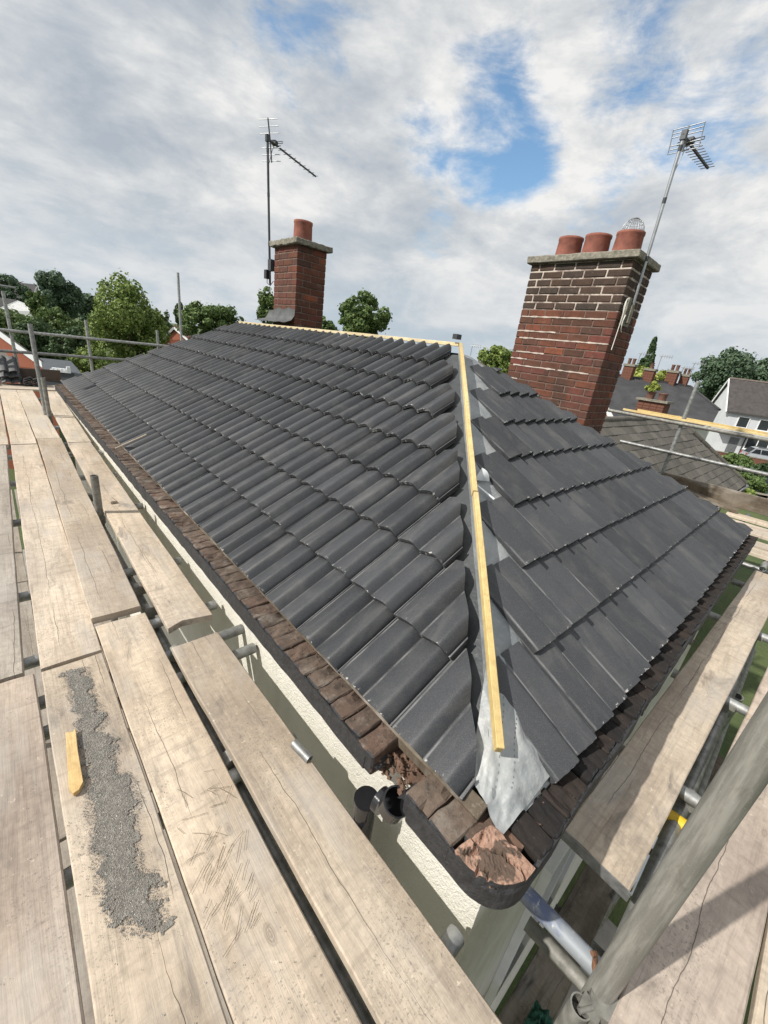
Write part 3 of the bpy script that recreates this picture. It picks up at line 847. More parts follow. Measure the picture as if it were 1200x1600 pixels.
L_ = len(rim)
mb.add(rim + m3 + low, [(i, i + 1, L_ + i + 1, L_ + i) for i in range(L_ - 1)] + [(L_ + i, L_ + i + 1, 2 * L_ + i + 1, 2 * L_ + i) for i in range(L_ - 1)], 1, False)
cb = mb.build('broken_corner_brick', [M_BROKEN, M_BITUMEN], house)
# rubble in the gap of the missing bricks and crumbs along the wall top
def crumbs(name, spots, mt, parent, seed=1, kind=True):
    rr = random.Random(seed); mb = MB()
    for (x, y, z, s) in spots:
        q = [Vector((rr.uniform(-1, 1), rr.uniform(-1, 1), rr.uniform(-1, 1))).normalized() * s * rr.uniform(0.6, 1.1) for _ in range(6)]
        ax = [Vector((1, 0, 0)), Vector((0, 1, 0)), Vector((-1, 0, 0)), Vector((0, -1, 0)), Vector((0, 0, 0.7)), Vector((0, 0, -0.7))]
        c = Vector((x, y, z)); rot_ = Matrix.Rotation(rr.random() * 6, 3, 'Z')
        vs = [c + rot_ @ (a * s * rr.uniform(0.6, 1.2)) for a in ax]
        mb.add(vs, [(0, 1, 4), (1, 2, 4), (2, 3, 4), (3, 0, 4), (1, 0, 5), (2, 1, 5), (3, 2, 5), (0, 3, 5)])
    o_ = mb.build(name, mt, parent)
    if kind: o_['kind'] = 'stuff'
    return o_
rr = random.Random(4)
crumbs('brick_rubble', [(rr.uniform(-0.06, 0.10), rr.uniform(HOLE[0] - 0.02, HOLE[1] + 0.02), EB + rr.uniform(0.0, 0.05), rr.uniform(0.004, 0.018)) for _ in range(150)]
       + [(rr.uniform(-0.09, 0.05), rr.uniform(-0.05, 8.4) ** 1.0, ET + 0.002, rr.uniform(0.0015, 0.004)) for _ in range(160)]
       + [(rr.uniform(-0.08, 0.06), rr.uniform(0.43, 1.6), ET + 0.003, rr.uniform(0.001, 0.005)) for _ in range(120)]
       + [(rr.uniform(0.05, 4.2), rr.uniform(-0.05, 0.04), ET + 0.002, rr.uniform(0.001, 0.004)) for _ in range(120)], M_DUST, house)
mb = MB(); mb.box((-0.015, -0.015, EB), (0.35, 0.16, ET - 0.012)); mb.box((0.0, 0.161, EB), (0.16, HOLE[0] - 0.012, ET - 0.022)); mb.build('debris_bed', M_DUST, house)
timber('wall_plate', (0.075, 0.20, -0.062), (0.075, 0.60, -0.062), 0.10, 0.05, M_OLDWOOD, house)
mb = MB(); mb.box((0.0, HOLE[0] - 0.01, EB - 0.01), (0.14, HOLE[1] + 0.01, EB + 0.025)); mb.build('wall_plate_recess', M_DUST, house)
# tilting fillet: thin old timber under the eaves tiles
timber('tilting_fillet', (0.040, 0.10, -0.030), (0.040, LY - 0.1, -0.030), 0.05, 0.024, M_OLDWOOD, house, up=NL)
timber('tilting_fillet', (0.30, 0.040, -0.032), (2 * W - 0.1, 0.040, -0.032), 0.05, 0.024, M_OLDWOOD, house, up=NR)

# ------------------------------------------------------------------ chimneys
def chimney(lo, hi, zb, zt, course, cap_over, cap_h, pale_from, mt_lo, mt_hi, mort_gap=0.013):
    """brick stack; returns the stack part (mortar core) with its bricks as children"""
    x0, y0 = lo; x1, y1 = hi
    mb = MB()
    i_ = 0.006
    mb.box((x0 + i_, y0 + i_, zb), (x1 - i_, y1 - i_, pale_from), 0)
    mb.box((x0 + i_, y0 + i_, pale_from + 0.001), (x1 - i_, y1 - i_, zt), 1)
    stk = mb.build('chimney_stack', [M_MORTARD, M_MORTARP], house)
    ncourse = int(round((zt - zb) / course)); rr = random.Random(int(x0 * 100))
    cache = {}
    def get(l, d, h, key):
        kk = (round(l, 3), round(d, 3), key)
        if kk not in cache:
            bm = bmesh.new(); bmesh.ops.create_cube(bm, size=1.0); bmesh.ops.scale(bm, vec=(l, d, h), verts=bm.verts)
            bmesh.ops.bevel(bm, geom=bm.edges[:], offset=0.006, segments=1, affect='EDGES')
            for v in bm.verts: v.co += Vector((rr.uniform(-1, 1), rr.uniform(-1, 1), rr.uniform(-1, 1))) * 0.0022
            me = bpy.data.meshes.new('brick'); bm.to_mesh(me); bm.free()
            me.materials.append(mt_hi if key else mt_lo); cache[kk] = me
        return cache[kk]
    dp = 0.10
    for c_ in range(ncourse):
        z = zb + (c_ + 0.5) * course; hi_ = z > pale_from
        gap = mort_gap if hi_ else mort_gap * 0.62
        h = course - gap
        for face in range(4):
            along_y = face in (0, 2)
            L0, L1 = (y0, y1) if along_y else (x0, x1)
            corner = (c_ + (0 if along_y else 1)) % 2 == 0
            a, b_ = (L0, L1) if corner else (L0 + dp + gap, L1 - dp - gap)
            pos = a; bl_ = 0.225; lens = []
            if corner:
                pass
            first = True
            while pos < b_ - 0.02:
                l = bl_
                if pos + l > b_ - 0.06: l = b_ - pos
                lens.append((pos, l)); pos += l + gap
            for (s_, l) in lens:
                cen = s_ + l / 2; jit = rr.uniform(-0.002, 0.003)
                if face == 0: T = Matrix.Translation((x0 + dp / 2 - jit, cen, z)) @ Matrix.Rotation(math.pi / 2, 4, 'Z')
                elif face == 2: T = Matrix.Translation((x1 - dp / 2 + jit, cen, z)) @ Matrix.Rotation(math.pi / 2, 4, 'Z')
                elif face == 1: T = Matrix.Translation((cen, y0 + dp / 2 - jit, z))
                else: T = Matrix.Translation((cen, y1 - dp / 2 + jit, z))
                link('brick', get(l, dp, h, hi_), stk, T)
    return stk
def rough_slab(x0, y0, z0, x1, y1, z1, seed, amp=0.008, cuts=14):
    bm = bmesh.new(); bmesh.ops.create_cube(bm, size=1.0)
    bmesh.ops.scale(bm, vec=(x1 - x0, y1 - y0, z1 - z0), verts=bm.verts)
    bmesh.ops.translate(bm, vec=((x0 + x1) / 2, (y0 + y1) / 2, (z0 + z1) / 2), verts=bm.verts)
    bmesh.ops.bevel(bm, geom=bm.edges[:], offset=0.008, segments=1, affect='EDGES')
    bmesh.ops.subdivide_edges(bm, edges=[e for e in bm.edges if e.calc_length() > 0.06], cuts=cuts, use_grid_fill=True)
    for v in bm.verts:
        q = v.co * 18 + Vector((seed, seed * 2, 0))
        v.co += Vector((mnoise.noise(q), mnoise.noise(q + Vector((5, 0, 0))), mnoise.noise(q + Vector((0, 5, 0))))) * amp
    me = bpy.data.meshes.new('cap'); bm.to_mesh(me); bm.free(); me.materials.append(M_CONC); return me
def pot(parent, x, y, z, rb, rt, h):
    mb = MB()
    mb.lathe([(rb, 0), (rb * 1.0, h * 0.25), (rt * 0.985, h * 0.86), (rt * 1.03, h * 0.9), (rt * 1.03, h), (rt * 0.86, h), (rt * 0.84, h * 0.4)], (x, y, z), 28)
    mb.add([(x + rt * 0.84 * math.cos(i * math.pi / 8), y + rt * 0.84 * math.sin(i * math.pi / 8), z + h * 0.4) for i in range(16)], [tuple(range(16))])
    return mb.build('chimney_pot', M_POT, parent)

# big stack beyond the hip end
BX0, BY0, BX1, BY1 = 4.042, 1.711, 4.620, 2.826
BZT = 2.288
stackB = chimney((BX0, BY0), (BX1, BY1), BZT - 34 * 0.0785, BZT, 0.0785, 0, 0, BZT - 6.0 * 0.0785, M_STACK, M_STACKDARK, 0.0145)
link('cap', rough_slab(BX0 - 0.05, BY0 - 0.05, BZT + 0.001, BX1 + 0.05, BY1 + 0.05, BZT + 0.072, 3.0, 0.006), stackB)
zc_ = BZT + 0.070
BXC = (BX0 + BX1) / 2
potsB = [pot(stackB, BXC, yy, zc_, 0.138, 0.132, 0.235) for yy in (2.575, 2.265, 1.935)]
mb = MB()                                              # wire dome guard in the nearest pot
c0 = Vector((BXC + 0.01, 1.935, zc_ + 0.215))
for i in range(12):
    a = math.pi * i / 12
    pts = []
    for j in range(13):
        th = math.pi * j / 12
        pts.append(c0 + Vector((0.115 * math.cos(th) * math.cos(a), 0.115 * math.cos(th) * math.sin(a), 0.155 * math.sin(th))))
    mb.tube(pts, 0.0016, 4, caps=False)
for j in range(1, 6):
    th = math.pi / 2 * j / 6.5
    mb.tube([c0 + Vector((0.115 * math.cos(th) * math.cos(a), 0.115 * math.cos(th) * math.sin(a), 0.155 * math.sin(th))) for a in [2 * math.pi * q / 20 for q in range(21)]], 0.0016, 4, caps=False)
mb.build('wire_guard', M_ALU, stackB)

rr = random.Random(12); mb = MB()
for (c_, f0, f1) in ((7, 0.10, 0.98), (9, 0.55, 1.0), (10, 0.0, 0.95), (12, 0.62, 0.95), (13, 0.8, 1.0), (14, 0.1, 0.42), (14, 0.45, 0.95), (16, 0.86, 0.99)):
    z = BZT - c_ * 0.0785; n_ = 26; ys_ = [BY0 + (BY1 - BY0) * (f0 + (f1 - f0) * i / n_) for i in range(n_ + 1)]
    vs = []
    for y in ys_:
        h_ = 0.007 + 0.007 * mnoise.noise(Vector((y * 15, c_, 1))); k_ = 0.004 * mnoise.noise(Vector((y * 9, c_, 4)))
        vs += [(BX0 - 0.0045, y, z - h_ + k_), (BX0 - 0.0065, y, z + k_), (BX0 - 0.0045, y, z + h_ + k_)]
    mb.add(vs, [f for i in range(n_) for f in ((i * 3, i * 3 + 3, i * 3 + 4, i * 3 + 1), (i * 3 + 1, i * 3 + 4, i * 3 + 5, i * 3 + 2))], 0, True)
tag(mb.build('smeared_mortar', M_MORTAR, stackB), kind='stuff')

# smaller stack behind the ridge
SX0, SY0, SX1, SY1 = 2.346, 5.209, 2.800, 5.815
SZT = 2.267
stackS = chimney((SX0, SY0), (SX1, SY1), SZT - 18 * 0.0788, SZT, 0.0788, 0, 0, SZT - 0.001, M_STACK, M_STACK, 0.016)
link('cap', rough_slab(SX0 - 0.055, SY0 - 0.055, SZT + 0.001, SX1 + 0.06, SY1 + 0.055, SZT + 0.068, 9.0, 0.012), stackS)
pot(stackS, 2.59, 5.50, SZT + 0.06, 0.125, 0.122, 0.27)
mb = MB()                                              # lead flashing at its foot, dressed over the ridge
vs = []; fs = []
for i in range(31):
    f = i / 30; y = SY0 - 0.02 + (SY1 - SY0 + 0.24) * f
    b0 = 0.014 * mnoise.noise(Vector((y * 9, 0, 0))); b1 = 0.02 * mnoise.noise(Vector((y * 7, 3, 0)))
    fl_ = max(0, (f - 0.6) / 0.4)
    vs += [(SX0 - 0.010, min(y, SY1 + 0.12), W * TP + 0.21 - 0.06 * fl_ + b1), (SX0 - 0.016, y, W * TP + 0.12 - 0.05 * fl_), (SX0 - 0.06 + b0, y, W * TP + 0.062), (W - 0.02 + b0, y + 0.05 * fl_, W * TP + 0.025 + b1 * 0.3)]
for i in range(30):
    for q in range(3): fs.append((i * 4 + q, i * 4 + q + 1, (i + 1) * 4 + q + 1, (i + 1) * 4 + q))
mb.add(vs, fs, 0, True); mb.build('lead_flashing', M_LEAD, house)

# ------------------------------------------------------------------ TV aerials
def hdir(px, py):
    d = ray(px, py); v = Vector((d[0], d[1], 0)); return v.normalized()
def aerial(a, b_, boom_dir, el_dir, label, n_dir, boom_len, grid, dark):
    a = Vector(tuple(a)); b_ = Vector(tuple(b_))
    root = empty('tv_aerial', a, label, 'aerial')
    m1, m2 = (M_DARKMETAL, M_ALU) if dark else (M_ALU, M_DARKMETAL)
    mb = MB(); mb.tube([a, b_], 0.0155, 10); mb.build('mast', m1, root)
    for f in (0.28, 0.62, 0.9):
        p = a.lerp(b_, f); d = (b_ - a).normalized(); mb = MB(); mb.tube([p, p + d * 0.045], 0.0175, 10); mb.build('cable_tape', M_DARKMETAL, root)
    bd = Vector(boom_dir).normalized(); ed = Vector(el_dir).normalized(); up = bd.cross(ed).normalized()
    if up.z < 0: up = -up
    j = b_ + bd * -0.02 + Vector((0, 0, -0.03))
    mb = MB(); mb.box((-0.022, -0.022, -0.04), (0.022, 0.022, 0.03), 0, Matrix.Translation(b_ + Vector((0, 0, -0.02)))); mb.build('clamp', M_DARKMETAL, root)
    s0 = j + bd * 0.08
    mb = MB(); mb.beam(j, j + bd * boom_len, 0.017, 0.017); mb.build('boom', M_DARKMETAL, root)
    mb = MB(); mb.tube([j, j + bd * 0.05 + up * 0.03, s0 + up * 0.0], 0.010, 8); mb.build('bracket', M_DARKMETAL, root)
    for i in range(n_dir):
        p = j + bd * (0.22 + (boom_len - 0.24) * i / (n_dir - 1)); hl = 0.082 - 0.020 * i / (n_dir - 1)
        if dark: hl *= 0.8
        mb = MB(); mb.tube([p - ed * hl, p + ed * hl], 0.0036, 6); mb.build('director', m2 if not dark else M_DARKMETAL, root)
    p = j + bd * 0.17 + up * 0.012
    mb = MB(); mb.box((-0.035, -0.03, -0.02), (0.035, 0.03, 0.022), 0, frame(ed, bd, up, p)); mb.build('dipole_box', M_DARKMETAL, root)
    lp = [p + ed * q + up * h + bd * 0.02 for q, h in ((-0.11, 0.0), (-0.11, 0.02), (0.11, 0.02), (0.11, 0.0), (-0.11, 0.0))]
    mb = MB(); mb.tube(lp, 0.004, 6); mb.build('dipole', M_DARKMETAL, root)
    # reflector: two wings folded forward, each with rods
    for sgn in (1, -1):
        wd = (up * sgn + bd * (-0.25 if sgn > 0 else 0.15)).normalized()
        hgt = 0.20 if dark else 0.085
        mb = MB(); mb.beam(s0, s0 + wd * hgt * 1.08, 0.012, 0.012, up=ed); mb.build('reflector_arm', M_DARKMETAL if dark else M_ALU, root)
        for q in range(3):
            c = s0 + wd * hgt * (0.35 + 0.33 * q); rl = 0.14 if dark else 0.125
            mb = MB(); mb.tube([c - ed * rl, c + ed * rl], 0.0042, 6); mb.build('reflector_rod', M_ALU, root)
        if not dark:
            for e_ in (-1, 1):
                mb = MB(); mb.tube([s0 + ed * 0.125 * e_, s0 + ed * 0.125 * e_ + wd * hgt * 1.05], 0.0042, 6); mb.build('reflector_rod', M_ALU, root)
    cab = [p + up * -0.02, p - up * 0.10 - bd * 0.05, b_ - Vector((0, 0, 0.30)) + bd * 0.03, b_ - Vector((0, 0, 0.36)) + bd * 0.018]
    mb = MB(); mb.tube(cab, 0.004, 6); mb.build('cable', M_DARKMETAL if dark else M_ALU, root)
    return root
a0 = np.array([2.331, 5.9, 1.809]); b0 = np.array([2.255, 5.9, 3.475])
tipL = ony(500, 273, 5.35); bdL = Vector(tuple(tipL)) - Vector(tuple(b0))
bl_d = hdir(850, 582); aL = aerial(a0, b0, bl_d + Vector((0, 0, 0.03)), (-bl_d.y, bl_d.x, 0.0), 'dark tv aerial on a tall mast fixed to the smaller single-pot chimney', 9, 1.25, 0, True)
mb = MB(); mb.box((2.30, 5.83, 1.98), (2.36, 5.92, 2.12)); mb.build('wall_bracket', M_DARKMETAL, aL)
mb = MB(); mb.box((2.27, 5.90, 1.88), (2.33, 5.97, 1.99)); mb.build('booster_box', M_BLACKPL, aL)
mb = MB(); mb.tube([(2.30, 5.93, 1.88), (2.31, 5.95, 1.83), (2.35, 5.93, 1.80), (2.36, 5.86, 1.86)], 0.005, 6); mb.build('cable', M_BLACKPL, aL)
aR = aerial((4.209, 1.655, 1.90), (4.153, 1.655, 3.30), hdir(1400, 660), (-hdir(1400, 660).y, hdir(1400, 660).x, 0.0), 'silver tv aerial with a lattice reflector leaning beside the three-pot chimney', 10, 0.78, 1, False)
mb = MB(); mb.box((4.12, 1.668, 1.70), (4.30, 1.706, 1.96)); mb.box((4.17, 1.640, 1.73), (4.24, 1.668, 1.90)); mb.build('wall_bracket', M_CONC, aR)
pts = []
for i in range(26):
    a = i / 25 * 4 * math.pi
    pts.append((4.06 + 0.03 * math.cos(a) + 0.05 * (i / 25), 1.69 + 0.012 * math.sin(a * 0.5) - 0.03, 1.94 + 0.035 * math.sin(a) - 0.30 * (i / 25)))
mb = MB(); mb.tube(pts, 0.0042, 6)
mb.tube([(4.03, 1.66, 1.93), (4.032, 1.655, 1.75), (4.03, 1.66, 1.45)], 0.0042, 6)
mb.build('cable', M_CABLE, aR)

# ------------------------------------------------------------------ scaffold boards
BZ = -0.33; BT = 0.038
def board_mesh(L, wd, seed, mt, ragged=0.0, th=BT):
    rr = random.Random(seed); n = max(6, int(L / 0.12)); mb = MB(); vs = []
    s = rr.random() * 100
    for i in range(n + 1):
        y = L * i / n; t_ = i / n
        dl = 0.004 * mnoise.noise(Vector((s, y * 2.2, 0))) + 0.0018 * mnoise.noise(Vector((s, y * 11, 0)))
        dr = 0.004 * mnoise.noise(Vector((s, y * 2.2, 9))) + 0.0018 * mnoise.noise(Vector((s, y * 11, 9)))
        dz = 0.003 * mnoise.noise(Vector((s, y * 0.9, 4)))
        cu = 0.0025 * mnoise.noise(Vector((s, y * 0.6, 14)))
        xs = [-wd / 2 + dl, -wd / 2 + dl + 0.004, -wd / 6, wd / 6, wd / 2 + dr - 0.004, wd / 2 + dr]
        if ragged and i in (0, 1, 2):
            pass
        yy = [y] * 6
        if i == 0:
            yy = [y + rr.uniform(0, 0.006) + ragged * rr.random() for _ in xs]; 
        if i == n: yy = [y - rr.uniform(0, 0.006) for _ in xs]
        zs = [-0.004, 0, cu, cu, 0, -0.004]
        for q in range(6): vs.append((xs[q], yy[q], zs[q] + dz))
        for q in range(6): vs.append((xs[q], yy[q], -th + dz + (0.003 if q in (0, 5) else 0)))
    fs = []
    for i in range(n):
        a, b_ = i * 12, (i + 1) * 12
        for q in range(5):
            fs.append((a + q, a + q + 1, b_ + q + 1, b_ + q)); fs.append((a + 6 + q, b_ + 6 + q, b_ + 7 + q, a + 7 + q))
        fs.append((a, b_, b_ + 6, a + 6)); fs.append((a + 5, a + 11, b_ + 11, b_ + 5))
    fs.append((0, 6, 7, 1)); fs.append((1, 7, 8, 2)); fs.append((2, 8, 9, 3)); fs.append((3, 9, 10, 4)); fs.append((4, 10, 11, 5))
    e = n * 12
    for q in range(5): fs.append((e + q, e + q + 1, e + q + 7, e + q + 6))
    mb.add(vs, fs, 0, False)
    return mb.mesh('scaffold_board', mt)
_bs = [0]
def board(a, b_, label, mt=M_BOARD, wd=0.225, z=BZ, zend=None, ragged=0.0, group='scaffold boards on the working platform', roll=0.0):
    """a, b_: plan points of the centre line"""
    _bs[0] += 1
    A = Vector((a[0], a[1], z)); B = Vector((b_[0], b_[1], z if zend is None else zend))
    d = B - A; L = d.length; d.normalize(); x_ = d.cross(Vector((0, 0, 1))).normalized(); u = x_.cross(d)
    o_ = link('scaffold_board', board_mesh(L, wd, _bs[0], mt, ragged), None, frame(x_, d, u, A) @ Matrix.Rotation(roll, 4, 'Y'))
    return tag(o_, label, 'board', group)
NR0 = -1.35
# near bay (from behind the camera to y = 1.73)
b1 = board((-0.985, -1.6), (-0.975, 1.742), 'dirty greyish board at the platform edge with black grime streaks, left of the gritty board', M_BOARD_PINK)
b2 = board((-0.742, -1.9), (-0.730, 1.735), 'board strewn with a long dark patch of mortar grit', M_BOARD)
b3 = board((-0.498, -1.95), (-0.500, 1.955), 'board scattered with pine needles, between the gritty board and the innermost board', M_BOARD)
b4 = board((-0.225, -1.9), (-0.243, 1.60), 'innermost near board running beside the cream wall, with long fine cracks', M_BOARD, wd=0.226, ragged=0.0)
board((-1.225, -1.6), (-1.225, 1.75), 'outermost near board of the platform, past the grimy one', M_BOARD_GREY)
# middle bay
board((-1.01, 1.765), (-0.93, 5.76), 'dull grey board with dark scuffs in the middle of the outer row', M_BOARD_GREY)
board((-0.728, 1.750), (-0.668, 5.755), 'pale board with a long wavy crack down its middle', M_BOARD)
board((-0.508, 1.985), (-0.428, 5.99), 'long middle board whose near end laps over the next one', M_BOARD, z=BZ + 0.026, zend=BZ + 0.004)
board((-0.215, 1.745), (-0.168, 5.755), 'inner board with a split ragged corner at its near end', M_BOARD, ragged=0.035)
board((-1.25, 1.77), (-1.18, 5.76), 'outermost board of the middle bay', M_BOARD_GREY)
# far bay
board((-0.910, 5.785), (-0.895, 9.77), 'outer board of the far bay with a dark knot', M_BOARD)
board((-0.668, 5.785), (-0.662, 9.77), 'clean pale board of the far bay, next to the outer one', M_BOARD_PALE)
board((-0.433, 6.015), (-0.437, 9.77), 'pale board of the far bay beside the tall scaffold pole', M_BOARD_PALE)
board((-0.160, 5.775), (-0.085, 9.70), 'inner board of the far bay close to the eaves', M_BOARD_PALE)
board((-1.15, 5.785), (-1.13, 9.77), 'outermost board of the far bay', M_BOARD)
# cross boards at the far end
board((-2.2, 9.90), (0.10, 9.90), 'first pale board laid across the far end of the platform', M_BOARD_PALE, z=BZ + 0.012)
board((-2.2, 10.16), (0.55, 10.16), 'second board across the far end, carrying the stacked tiles', M_BOARD_PALE)
board((-2.2, 10.42), (1.6, 10.42), 'last board across the far end, under the toe board', M_BOARD_PALE)
# end platform along the hip end (right)
rb1 = board((0.437, -0.152), (4.25, -0.265), 'grey board beside the hip end with a banded near end and a long split', M_BOARD, wd=0.222)
rb2 = board((-0.28, -0.418), (1.735, -0.500), 'pinkish board right of the thick pole', M_BOARD_PINK, wd=0.222)
rb3 = board((-0.3, -0.662), (3.4, -0.76), 'pale cream board at the edge, outside the pinkish one', M_BOARD_PALE, wd=0.222)
board((1.775, -0.505), (4.3, -0.60), 'reddish board whose end butts the pinkish board by the pole', M_BOARD_PINK, wd=0.222)
mb = MB()                                                                  # steel end band of that board
mb.box((-0.113, -0.004, -BT - 0.003), (0.113, 0.0, 0.002)); mb.box((-0.1155, -0.004, -BT - 0.003), (-0.1125, 0.04, 0.0)); mb.box((0.1125, -0.004, -BT - 0.003), (0.1155, 0.05, 0.0))
d = Vector((4.25 - 0.437, -0.265 + 0.152, 0)).normalized()
link('end_band', mb.mesh('end_band', M_GALV), rb1, frame(d.cross(Vector((0, 0, 1))), d, Vector((0, 0, 1)), (0.437, -0.152, BZ)))
# rear platform, beyond the far eaves
lab = ('narrow gap side board of the rear platform nearest the roof', 'second board of the rear platform from the roof', 'third board of the rear platform, clean and pale', 'fourth board of the rear platform, brownish', 'outermost board of the rear platform by the toe board')
for i, (x, mt) in enumerate(((4.95, M_BOARD_PALE), (5.27, M_BOARD_PALE), (5.80, M_BOARD_PALE), (6.05, M_BOARD), (6.50, M_BOARD_PALE))):
    board((x, -1.5), (x - 0.02, 0.30 + 0.1 * (i % 3)), lab[i], mt, group='rear platform boards')
tb = board((6.80, -1.5), (6.80, 1.35), 'brown toe board on edge along the rear platform', M_OLDWOOD, z=-0.18, roll=math.pi / 2, group=None)
tb2 = board((-2.2, 10.60), (0.20, 10.60), 'dark brown toe board on edge behind the tile stacks', simple('dark_toe_board', (0.09, 0.065, 0.05), 0.9, var=0.3, scale=5), z=-0.16, roll=math.pi / 2, group=None)
board((6.62, 0.30), (6.58, 1.30), 'loose reddish plank lying past the rear boards', M_OLDWOOD, z=-0.29, zend=-0.16, group=None)

# lower lift seen through the gap beside the hip end
lower = ('speckled mossy board on the lower lift nearest the wall', 'dark board in the middle of the lower lift', 'outer brown board on the lower lift')
M_SPECK = wood_mat('speckled_board', (0.34, 0.30, 0.24), (0.14, 0.12, 0.095), grime=(0.04, 0.035, 0.03), gr=1.0)
for i, (yy, mt) in enumerate(((-0.20, M_SPECK), (-0.52, M_OLDWOOD), (-0.76, M_BOARD_GREY))):
    board((0.1, yy), (4.2, yy - 0.02), lower[i], mt, z=-2.33, group='lower lift boards')

for i, xx in enumerate((-0.24, -0.50, -0.76, -1.02)):  # unseen left lower lift, added so the gaps above it look dark
    for q_, (ya, yb_) in enumerate(((-1.5, 2.4), (2.42, 6.3), (6.32, 10.2))):
        board((xx, ya), (xx, yb_), ('added lower lift board darkening the gap beside the wall', 'added lower lift board, second from the wall', 'added lower lift board, third from the wall', 'added lower lift board, fourth from the wall')[i] + (', near length', ', middle length', ', far length')[q_], M_BOARD_GREY, z=-2.33, group='lower lift boards')
# ------------------------------------------------------------------ scaffold frame
scaf = empty('scaffold', (-0.33, 3.5, GZ), 'galvanised tube scaffold with couplers, guard rails and standards around the house', 'scaffold')
R_T = 0.0275
def tube_part(name, a, b_, mt=None, rr_=R_T, label=None, n=14):
    mb = MB(); mb.tube([a, b_], rr_, n, hollow=0.84)
    o_ = mb.build(name, mt or M_GALV, scaf)
    if label: o_['label'] = label
    return o_
def coupler(p, ax='y'):
    p = Vector(p); mb = MB()
    d = {'x': Vector((1, 0, 0)), 'y': Vector((0, 1, 0)), 'z': Vector((0, 0, 1))}[ax]
    mb.tube([p - d * 0.026, p + d * 0.026], R_T + 0.009, 12)
    e = d.cross(Vector((0.3, 0.5, 0.8))).normalized()
    mb.box((-0.02, -0.024, -0.014), (0.02, 0.024, 0.014), 0, Matrix.Translation(p + e * 0.04))
    mb.tube([p + e * 0.035 + d * 0.012, p + e * 0.075 + d * 0.012], 0.007, 6)
    mb.build('coupler', M_GALVDULL, scaf)
# transoms under the left platform, poking out towards the wall
for y, xe in ((0.035, -0.048), (-0.75, -0.06), (0.86, -0.10), (1.455, 0.004), (1.632, 0.016), (1.925, -0.02), (2.54, -0.03), (3.655, 0.0), (4.6, -0.02), (5.50, 0.01), (5.95, -0.01), (6.9, 0.0), (7.9, 0.01), (9.2, 0.05)):
    tube_part('transom', (-1.45, y - 0.02, BZ - BT - R_T - 0.004), (xe, y, BZ - BT - R_T - 0.004), M_GALV)
for x in (-0.345, -1.32):
    tube_part('ledger', (x, -2.0, BZ - BT - 3 * R_T - 0.008), (x, 10.9, BZ - BT - 3 * R_T - 0.008), M_GALV)
# standards on the left
def zpix(x, y, px, py):
    lo_, hi_ = -3.0, 6.0
    for _ in range(50):
        mid = (lo_ + hi_) / 2
        q = ROT @ (np.array([x, y, mid]) - CAM); yy = 800 + FOC * q[1] / q[2]
        if yy > py: lo_ = mid
        else: hi_ = mid
    return (lo_ + hi_) / 2
for (x, y, top, mt) in ((-0.345, 3.47, zpix(-0.345, 3.47, 147, 743), M_GALVDULL), (-0.305, 7.33, zpix(-0.305, 7.33, 67, 590), M_GALVDULL), (-0.335, 7.45, zpix(-0.335, 7.45, 38, 506), M_GALV)):
    tube_part('standard', (x, y, GZ), (x, y, top), mt)
for y in (3.47, 7.40): coupler((-0.345, y, BZ - BT - 0.03), 'z')
for y in (0.2, 3.47, 7.4, 10.7): tube_part('standard', (-1.36, y, GZ), (-1.36, y, BZ - 0.06 if y < 9 else 1.0), M_GALV)
for (x, y) in ((-0.345, 2.05), (-0.345, 2.30), (-0.345, 4.0), (-0.33, 1.62), (-0.345, 0.92)): coupler((x, y, BZ - BT - R_T), 'y')
# far end guard rails and posts
FY = 10.7
for z in (0.607, 0.236): tube_part('guard_rail', (-3.2, FY, z), (3.2, FY, z + 0.004), M_GALV)
for (px, pt_) in ((15, 455), (133, 500), (241, 516), (278, 426)):
    p = ony(px + 6, 540, FY + 0.06); x = p[0]
    tube_part('standard', (x, FY + 0.06, GZ), (x, FY + 0.06, zpix(x, FY + 0.06, px, pt_)), M_GALV)
    for z in (0.607, 0.236): coupler((x, FY + 0.02, z), 'y')
tube_part('guard_rail', (-3.4, 13.9, 1.42), (-0.1, 13.9, 1.42), M_GALV, 0.024)
# rear guard rails beyond the far eaves
RX = 6.8
tube_part('guard_rail', (RX, 2.46, 0.694), (RX + 0.02, -2.2, 0.665), M_GALVDULL, label='dark upper guard rail of the rear platform')
tube_part('guard_rail', (RX, 2.12, 0.243), (RX, -2.2, 0.243), M_GALV)
tube_part('standard', (RX + 0.055, 1.377, GZ), (RX + 0.055, 1.39, 1.316), M_GALV)
for z in (0.69, 0.243): coupler((RX + 0.03, 1.377, z), 'y')
for y in (-0.35, 0.5): coupler((RX, y, 0.243), 'y')
for x in (4.82, 6.6): tube_part('ledger', (x, -2.2, BZ - 0.15), (x, 2.4, BZ - 0.15), M_GALV)
for y in (-1.2, -0.2, 0.2): tube_part('transom', (4.6, y, BZ - BT - R_T - 0.004), (7.0, y, BZ - BT - R_T - 0.004), M_GALV)
